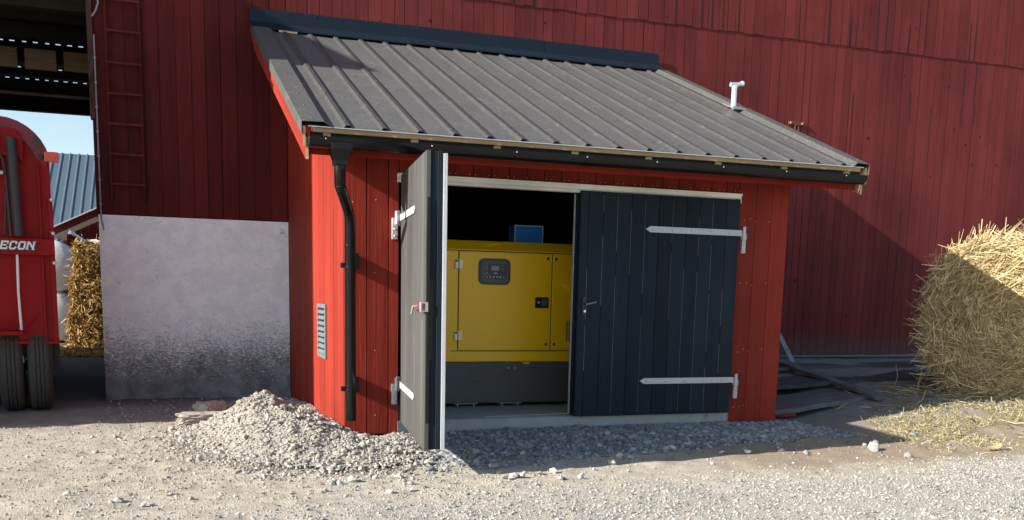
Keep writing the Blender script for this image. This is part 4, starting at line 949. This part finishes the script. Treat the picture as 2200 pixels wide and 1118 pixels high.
# ================================================================== RIGHT SIDE
# round straw bale
BN = Vector((-.68, -.733, 0)).normalized(); BU = Vector((BN.y, -BN.x, 0)) * -1; BR = 1.0
BC = Vector((8.42, .46, .0)); BC.z = float(gz(8.36, .52)) + BR * .97
def bale():
    K, J = 96, 10; V = []; F = []
    def P(rr, a, d):
        c, s_ = math.cos(a), math.sin(a)
        rr *= 1 + .025 * math.sin(3 * a + 1) + .06 * float(fbm(np.array(c * 2 + d), np.array(s_ * 2 - d), 2.2, 3, 4))
        rr *= .97 / (abs(c) ** 2.7 + abs(s_) ** 2.7) ** (1 / 2.7)
        q = BC + BU * (rr * c) + Vector((0, 0, 1)) * (rr * s_) - BN * d
        return q
    rings = [(.02, -.06)] + [(BR * k / 7, -.06 - .05 * float(fbm(np.array(k * 1.3), np.array(.2), 1., 2, 1))) for k in range(1, 7)] + [(BR * .97, .0), (BR, .08), (BR, .4), (BR, .8), (BR, 1.15), (BR * .96, 1.25)]
    for rr, d in rings:
        for k in range(K):
            a = 2 * math.pi * k / K; V.append(P(rr, a, d + .05 * float(fbm(np.array(rr * 3 + math.cos(a) * 3), np.array(math.sin(a) * 3 + rr), 1.5, 3, 12)) * (1 if rr < BR * .95 else .3)))
    for j in range(len(rings) - 1):
        for k in range(K): F.append((j * K + k, j * K + (k + 1) % K, (j + 1) * K + (k + 1) % K, (j + 1) * K + k))
    V = np.array([v[:] for v in V]); F = np.array(F)
    bn, bu, bc, up = np.array(BN), np.array(BU), np.array(BC), np.array((0, 0, 1.))
    # stems on the round end: mostly following the winding, some sticking out
    n = 38000; a = RNG.uniform(0, 2 * np.pi, n); SQ = lambda a: .97 / (np.abs(np.cos(a)) ** 2.7 + np.abs(np.sin(a)) ** 2.7) ** (1 / 2.7); r = BR * np.sqrt(RNG.random(n)) * SQ(a)
    rad_ = bu[None] * np.cos(a)[:, None] + up[None] * np.sin(a)[:, None]; tan = -bu[None] * np.sin(a)[:, None] + up[None] * np.cos(a)[:, None]
    p1 = bc + rad_ * r[:, None] + bn * (.05 + RNG.uniform(-.05, .06, n))[:, None]
    d1 = unit(tan * (RNG.choice([-1, 1], n) * RNG.uniform(.4, 1., n))[:, None] + rad_ * RNG.normal(0, .45, n)[:, None] + bn * RNG.normal(.05, .16, n)[:, None] - up * .15)
    # stems on the rim
    m = 20000; a = RNG.uniform(-.3, np.pi * 1.28, m); rad2 = bu[None] * np.cos(a)[:, None] + up[None] * np.sin(a)[:, None]; tan2 = -bu[None] * np.sin(a)[:, None] + up[None] * np.cos(a)[:, None]
    p2 = bc + rad2 * (BR * SQ(a) * RNG.uniform(.94, 1.01, m))[:, None] - bn * RNG.uniform(-.05, 1.2, m)[:, None]
    d2 = unit(tan2 * RNG.normal(0, .9, m)[:, None] + rad2 * np.abs(RNG.normal(.02, .15, m))[:, None] + bn * RNG.normal(0, .35, m)[:, None])
    SV, SF, ST = straws(np.concatenate([p1, p2]), np.concatenate([d1, d2]), np.concatenate([np.minimum(RNG.exponential(.11, n) + .05, .42), np.minimum(RNG.exponential(.065, m) + .04, .30)]), np.concatenate([RNG.uniform(.0026, .0062, n), RNG.uniform(.0024, .0056, m)]), .10)
    return npmesh('round_bale', np.concatenate([V, SV]), [F, SF + len(V)], np.concatenate([RNG.random(len(F)), ST]), ['straw_dark', 'straw'], np.concatenate([np.zeros(len(F)), np.ones(len(SF))]))
tag(bale(), 'large shaggy round straw bale standing before the red barn wall', 'bale')
# fallen straw and dry grass around it
n = 420; x = np.concatenate([RNG.normal(7.9, .7, 270), RNG.uniform(5.8, 9.5, n - 270)]); y = np.concatenate([RNG.normal(.75, .4, 270), RNG.uniform(-1.2, 1.4, n - 270)])
SV, SF, ST = straws(np.stack([x, y, gz(x, y) + .012], -1), unit(np.stack([RNG.normal(size=n), RNG.normal(size=n), np.abs(RNG.normal(0, .12, n))], -1)), RNG.uniform(.08, .34, n), RNG.uniform(.003, .008, n))
tag(npmesh('fallen_straw', SV, [SF], ST, ['straw_old']), 'straw fallen on the ground around the round bale', 'straw', kind='stuff')
n = 12000; x = RNG.normal(7.0, 1.25, n); y = RNG.normal(-.7, .48, n); k = (fbm(x, y, 1.3, 3, 70) > -.10) & (y < .35) & (x > 5.35 + .5 * (y + 1)); x, y = x[k], y[k]; n = len(x)
SV, SF, ST = straws(np.stack([x, y, gz(x, y) - .005], -1), unit(np.stack([RNG.normal(0, .8, n), RNG.normal(0, .8, n), np.abs(RNG.normal(.35, .3, n))], -1)), RNG.uniform(.02, .085, n), RNG.uniform(.0015, .004, n), .2)
tag(npmesh('dry_grass', SV, [SF], ST, ['grass']), 'sparse dry grass on the bank in front of the round bale', 'grass', kind='stuff')

# planks along the foot of the barn
def plank(name, a, b, w, t, label, mat='old_board', group=None):
    """plank whose top runs from a to b (upper front edge), lying back by w"""
    a, b = Vector(a), Vector(b); d = (b - a).normalized(); n_ = Vector((-d.y, d.x, 0)).normalized(); up = Vector((0, 0, 1))
    m_ = MB(); N = 10; vv = []
    for i in range(N + 1):
        c = a.lerp(b, i / N) + up * .008 * math.sin(i * 1.7) + n_ * .006 * math.sin(i * 2.3)
        vv += [c - up * t, c, c + n_ * w + up * .01, c + n_ * w - up * t]
    m_.add(vv, [(i * 4 + k, i * 4 + (k + 1) % 4, i * 4 + 4 + (k + 1) % 4, i * 4 + 4 + k) for i in range(N) for k in range(4)] + [(0, 1, 2, 3), tuple(N * 4 + k for k in (3, 2, 1, 0))])
    return tag(m_.build(name, mat, None, bevel=.006), label, 'plank', group)
G = 'weathered planks lying at the foot of the barn'
plank('plank', (4.78, .42, .12), (7.0, .98, .24), .75, .06, 'broad weathered plank nearest the yard, beside the red stick', group=G)
plank('plank', (4.80, 1.55, .26), (9.6, 2.0, .40), .75, .05, 'long dark plank lying in the middle of the planks by the barn', group=G)
plank('plank', (4.80, 2.75, .40), (10.2, 2.75, .46), .5, .05, 'dark plank lying nearest the barn wall', group=G)
plank('plank', (6.85, 3.02, .485), (6.62, .72, .25), .12, .05, 'narrow timber lying slantwise across the dark planks', group=None)
mb = MB(); a, b = Vector((7.12, 3.55, .92)), Vector((7.22, 3.25, .46)); s_ = Vector((.075, 0, 0)); t_ = Vector((0, .004, 0))
mb.hexa([a, a + t_, a + s_ + t_, a + s_, b, b + t_, b + s_ + t_, b + s_], .5); u_ = Vector((0, .05, .0)); mb.hexa([a + s_, a + s_ + u_, a + s_ * 1.06 + u_, a + s_ * 1.06, b + s_, b + s_ + u_, b + s_ * 1.06 + u_, b + s_ * 1.06], .5)
mr = tag(mb.build('metal_rail', 'vent_grey', None), 'pale metal angle rail leaning beside the shed corner', 'rail')
mb = MB(); q = a.lerp(b, .62) + s_ * .45; mb.dome(q + Vector((0, -.002, 0)), .013, h=.1); mb.build('hole', 'void', mr)
mb = MB(); mb.tube([(4.75, .62, .075), (5.0, .56, .07), (5.27, .44, .075)], .024, 8, .5)
tag(mb.build('red_stick', 'red_stick', None, smooth=40), 'short red painted stick on the ground by the shed corner', 'stick')
for (x, y, a, lab) in [(7.9, -.35, .3, 'curled orange-brown wood chip on the sunny bank below the bale'), (8.3, -.55, 1.2, 'long tan wood splinter on the bank at the right edge'), (5.9, -1.75, .2, 'small orange wood scrap on the dirt edge near the rocks')]:
    mb = MB(); z = float(gz(x, y)) + .02; c, s2 = math.cos(a), math.sin(a); L_ = .16
    vv = []
    for i in range(6):
        u = i / 5 - .5; wv = .035 * (1 - (2 * u) ** 2) + .006
        for side in (-1, 1):
            for dz in (0, .008): vv.append((x + c * u * 2 * L_ - s2 * side * wv, y + s2 * u * 2 * L_ + c * side * wv, z + .03 * (2 * u) ** 2 + dz + .006 * side))
    mb.add(vv, [f for i in range(5) for f in ((i * 4, i * 4 + 2, i * 4 + 6, i * 4 + 4), (i * 4 + 1, i * 4 + 5, i * 4 + 7, i * 4 + 3), (i * 4, i * 4 + 4, i * 4 + 5, i * 4 + 1), (i * 4 + 2, i * 4 + 3, i * 4 + 7, i * 4 + 6))], .5)
    tag(mb.build('wood_chip', 'raw_pine', None), lab, 'wood chip')

# ================================================================== LIGHT, SKY, CAMERA
SD = Vector((1., .125, -.47)).normalized()
sun = bpy.data.lights.new('sun', 'SUN'); sun.energy = 5.0; sun.angle = rad(.5); sun.color = (1., .955, .88)
so = bpy.data.objects.new('sun', sun); COL.objects.link(so); so.rotation_euler = SD.to_track_quat('-Z', 'Y').to_euler()
w = bpy.data.worlds.new('World'); S.world = w; w.use_nodes = True; nt = w.node_tree; bg = nt.nodes['Background']
sky = nt.nodes.new('ShaderNodeTexSky'); sky.sky_type = 'NISHITA'; sky.sun_disc = False
sky.sun_elevation = math.asin(-SD.z); sky.sun_rotation = math.atan2(-SD.x, -SD.y); sky.dust_density = 1.; sky.air_density = 1.; sky.ozone_density = 1.
nt.links.new(sky.outputs[0], bg.inputs[0]); bg.inputs[1].default_value = .10

cam = bpy.data.cameras.new('camera'); co = bpy.data.objects.new('camera', cam); COL.objects.link(co); S.camera = co
yaw, pitch, roll = -.3389, -.1499, .0208
cy_, sy_ = math.cos(yaw), math.sin(yaw)
r0 = Vector((cy_, sy_, 0)); f0 = Vector((-sy_, cy_, 0)); u0 = Vector((0, 0, 1))
f1 = f0 * math.cos(pitch) + u0 * math.sin(pitch); u1 = -f0 * math.sin(pitch) + u0 * math.cos(pitch)
r2 = r0 * math.cos(roll) + u1 * math.sin(roll); u2 = -r0 * math.sin(roll) + u1 * math.cos(roll)
mtx = Matrix((r2, u2, -f1)).transposed().to_4x4(); mtx.translation = Vector((-1.5227, -8.6568, 1.4376)); co.matrix_world = mtx
cam.sensor_fit = 'HORIZONTAL'; cam.sensor_width = 36.; cam.lens = 2042.28 / 2200 * 36
cam.shift_x = (1100 - 1075.88) / 2200; cam.shift_y = (931.08 - 559) / 2200; cam.clip_start = .05; cam.clip_end = 3000
S.view_settings.view_transform = 'Standard'; S.view_settings.look = 'None'; S.view_settings.exposure = 1.12; S.view_settings.gamma = 1.
S.render.resolution_x, S.render.resolution_y = 1024, 520
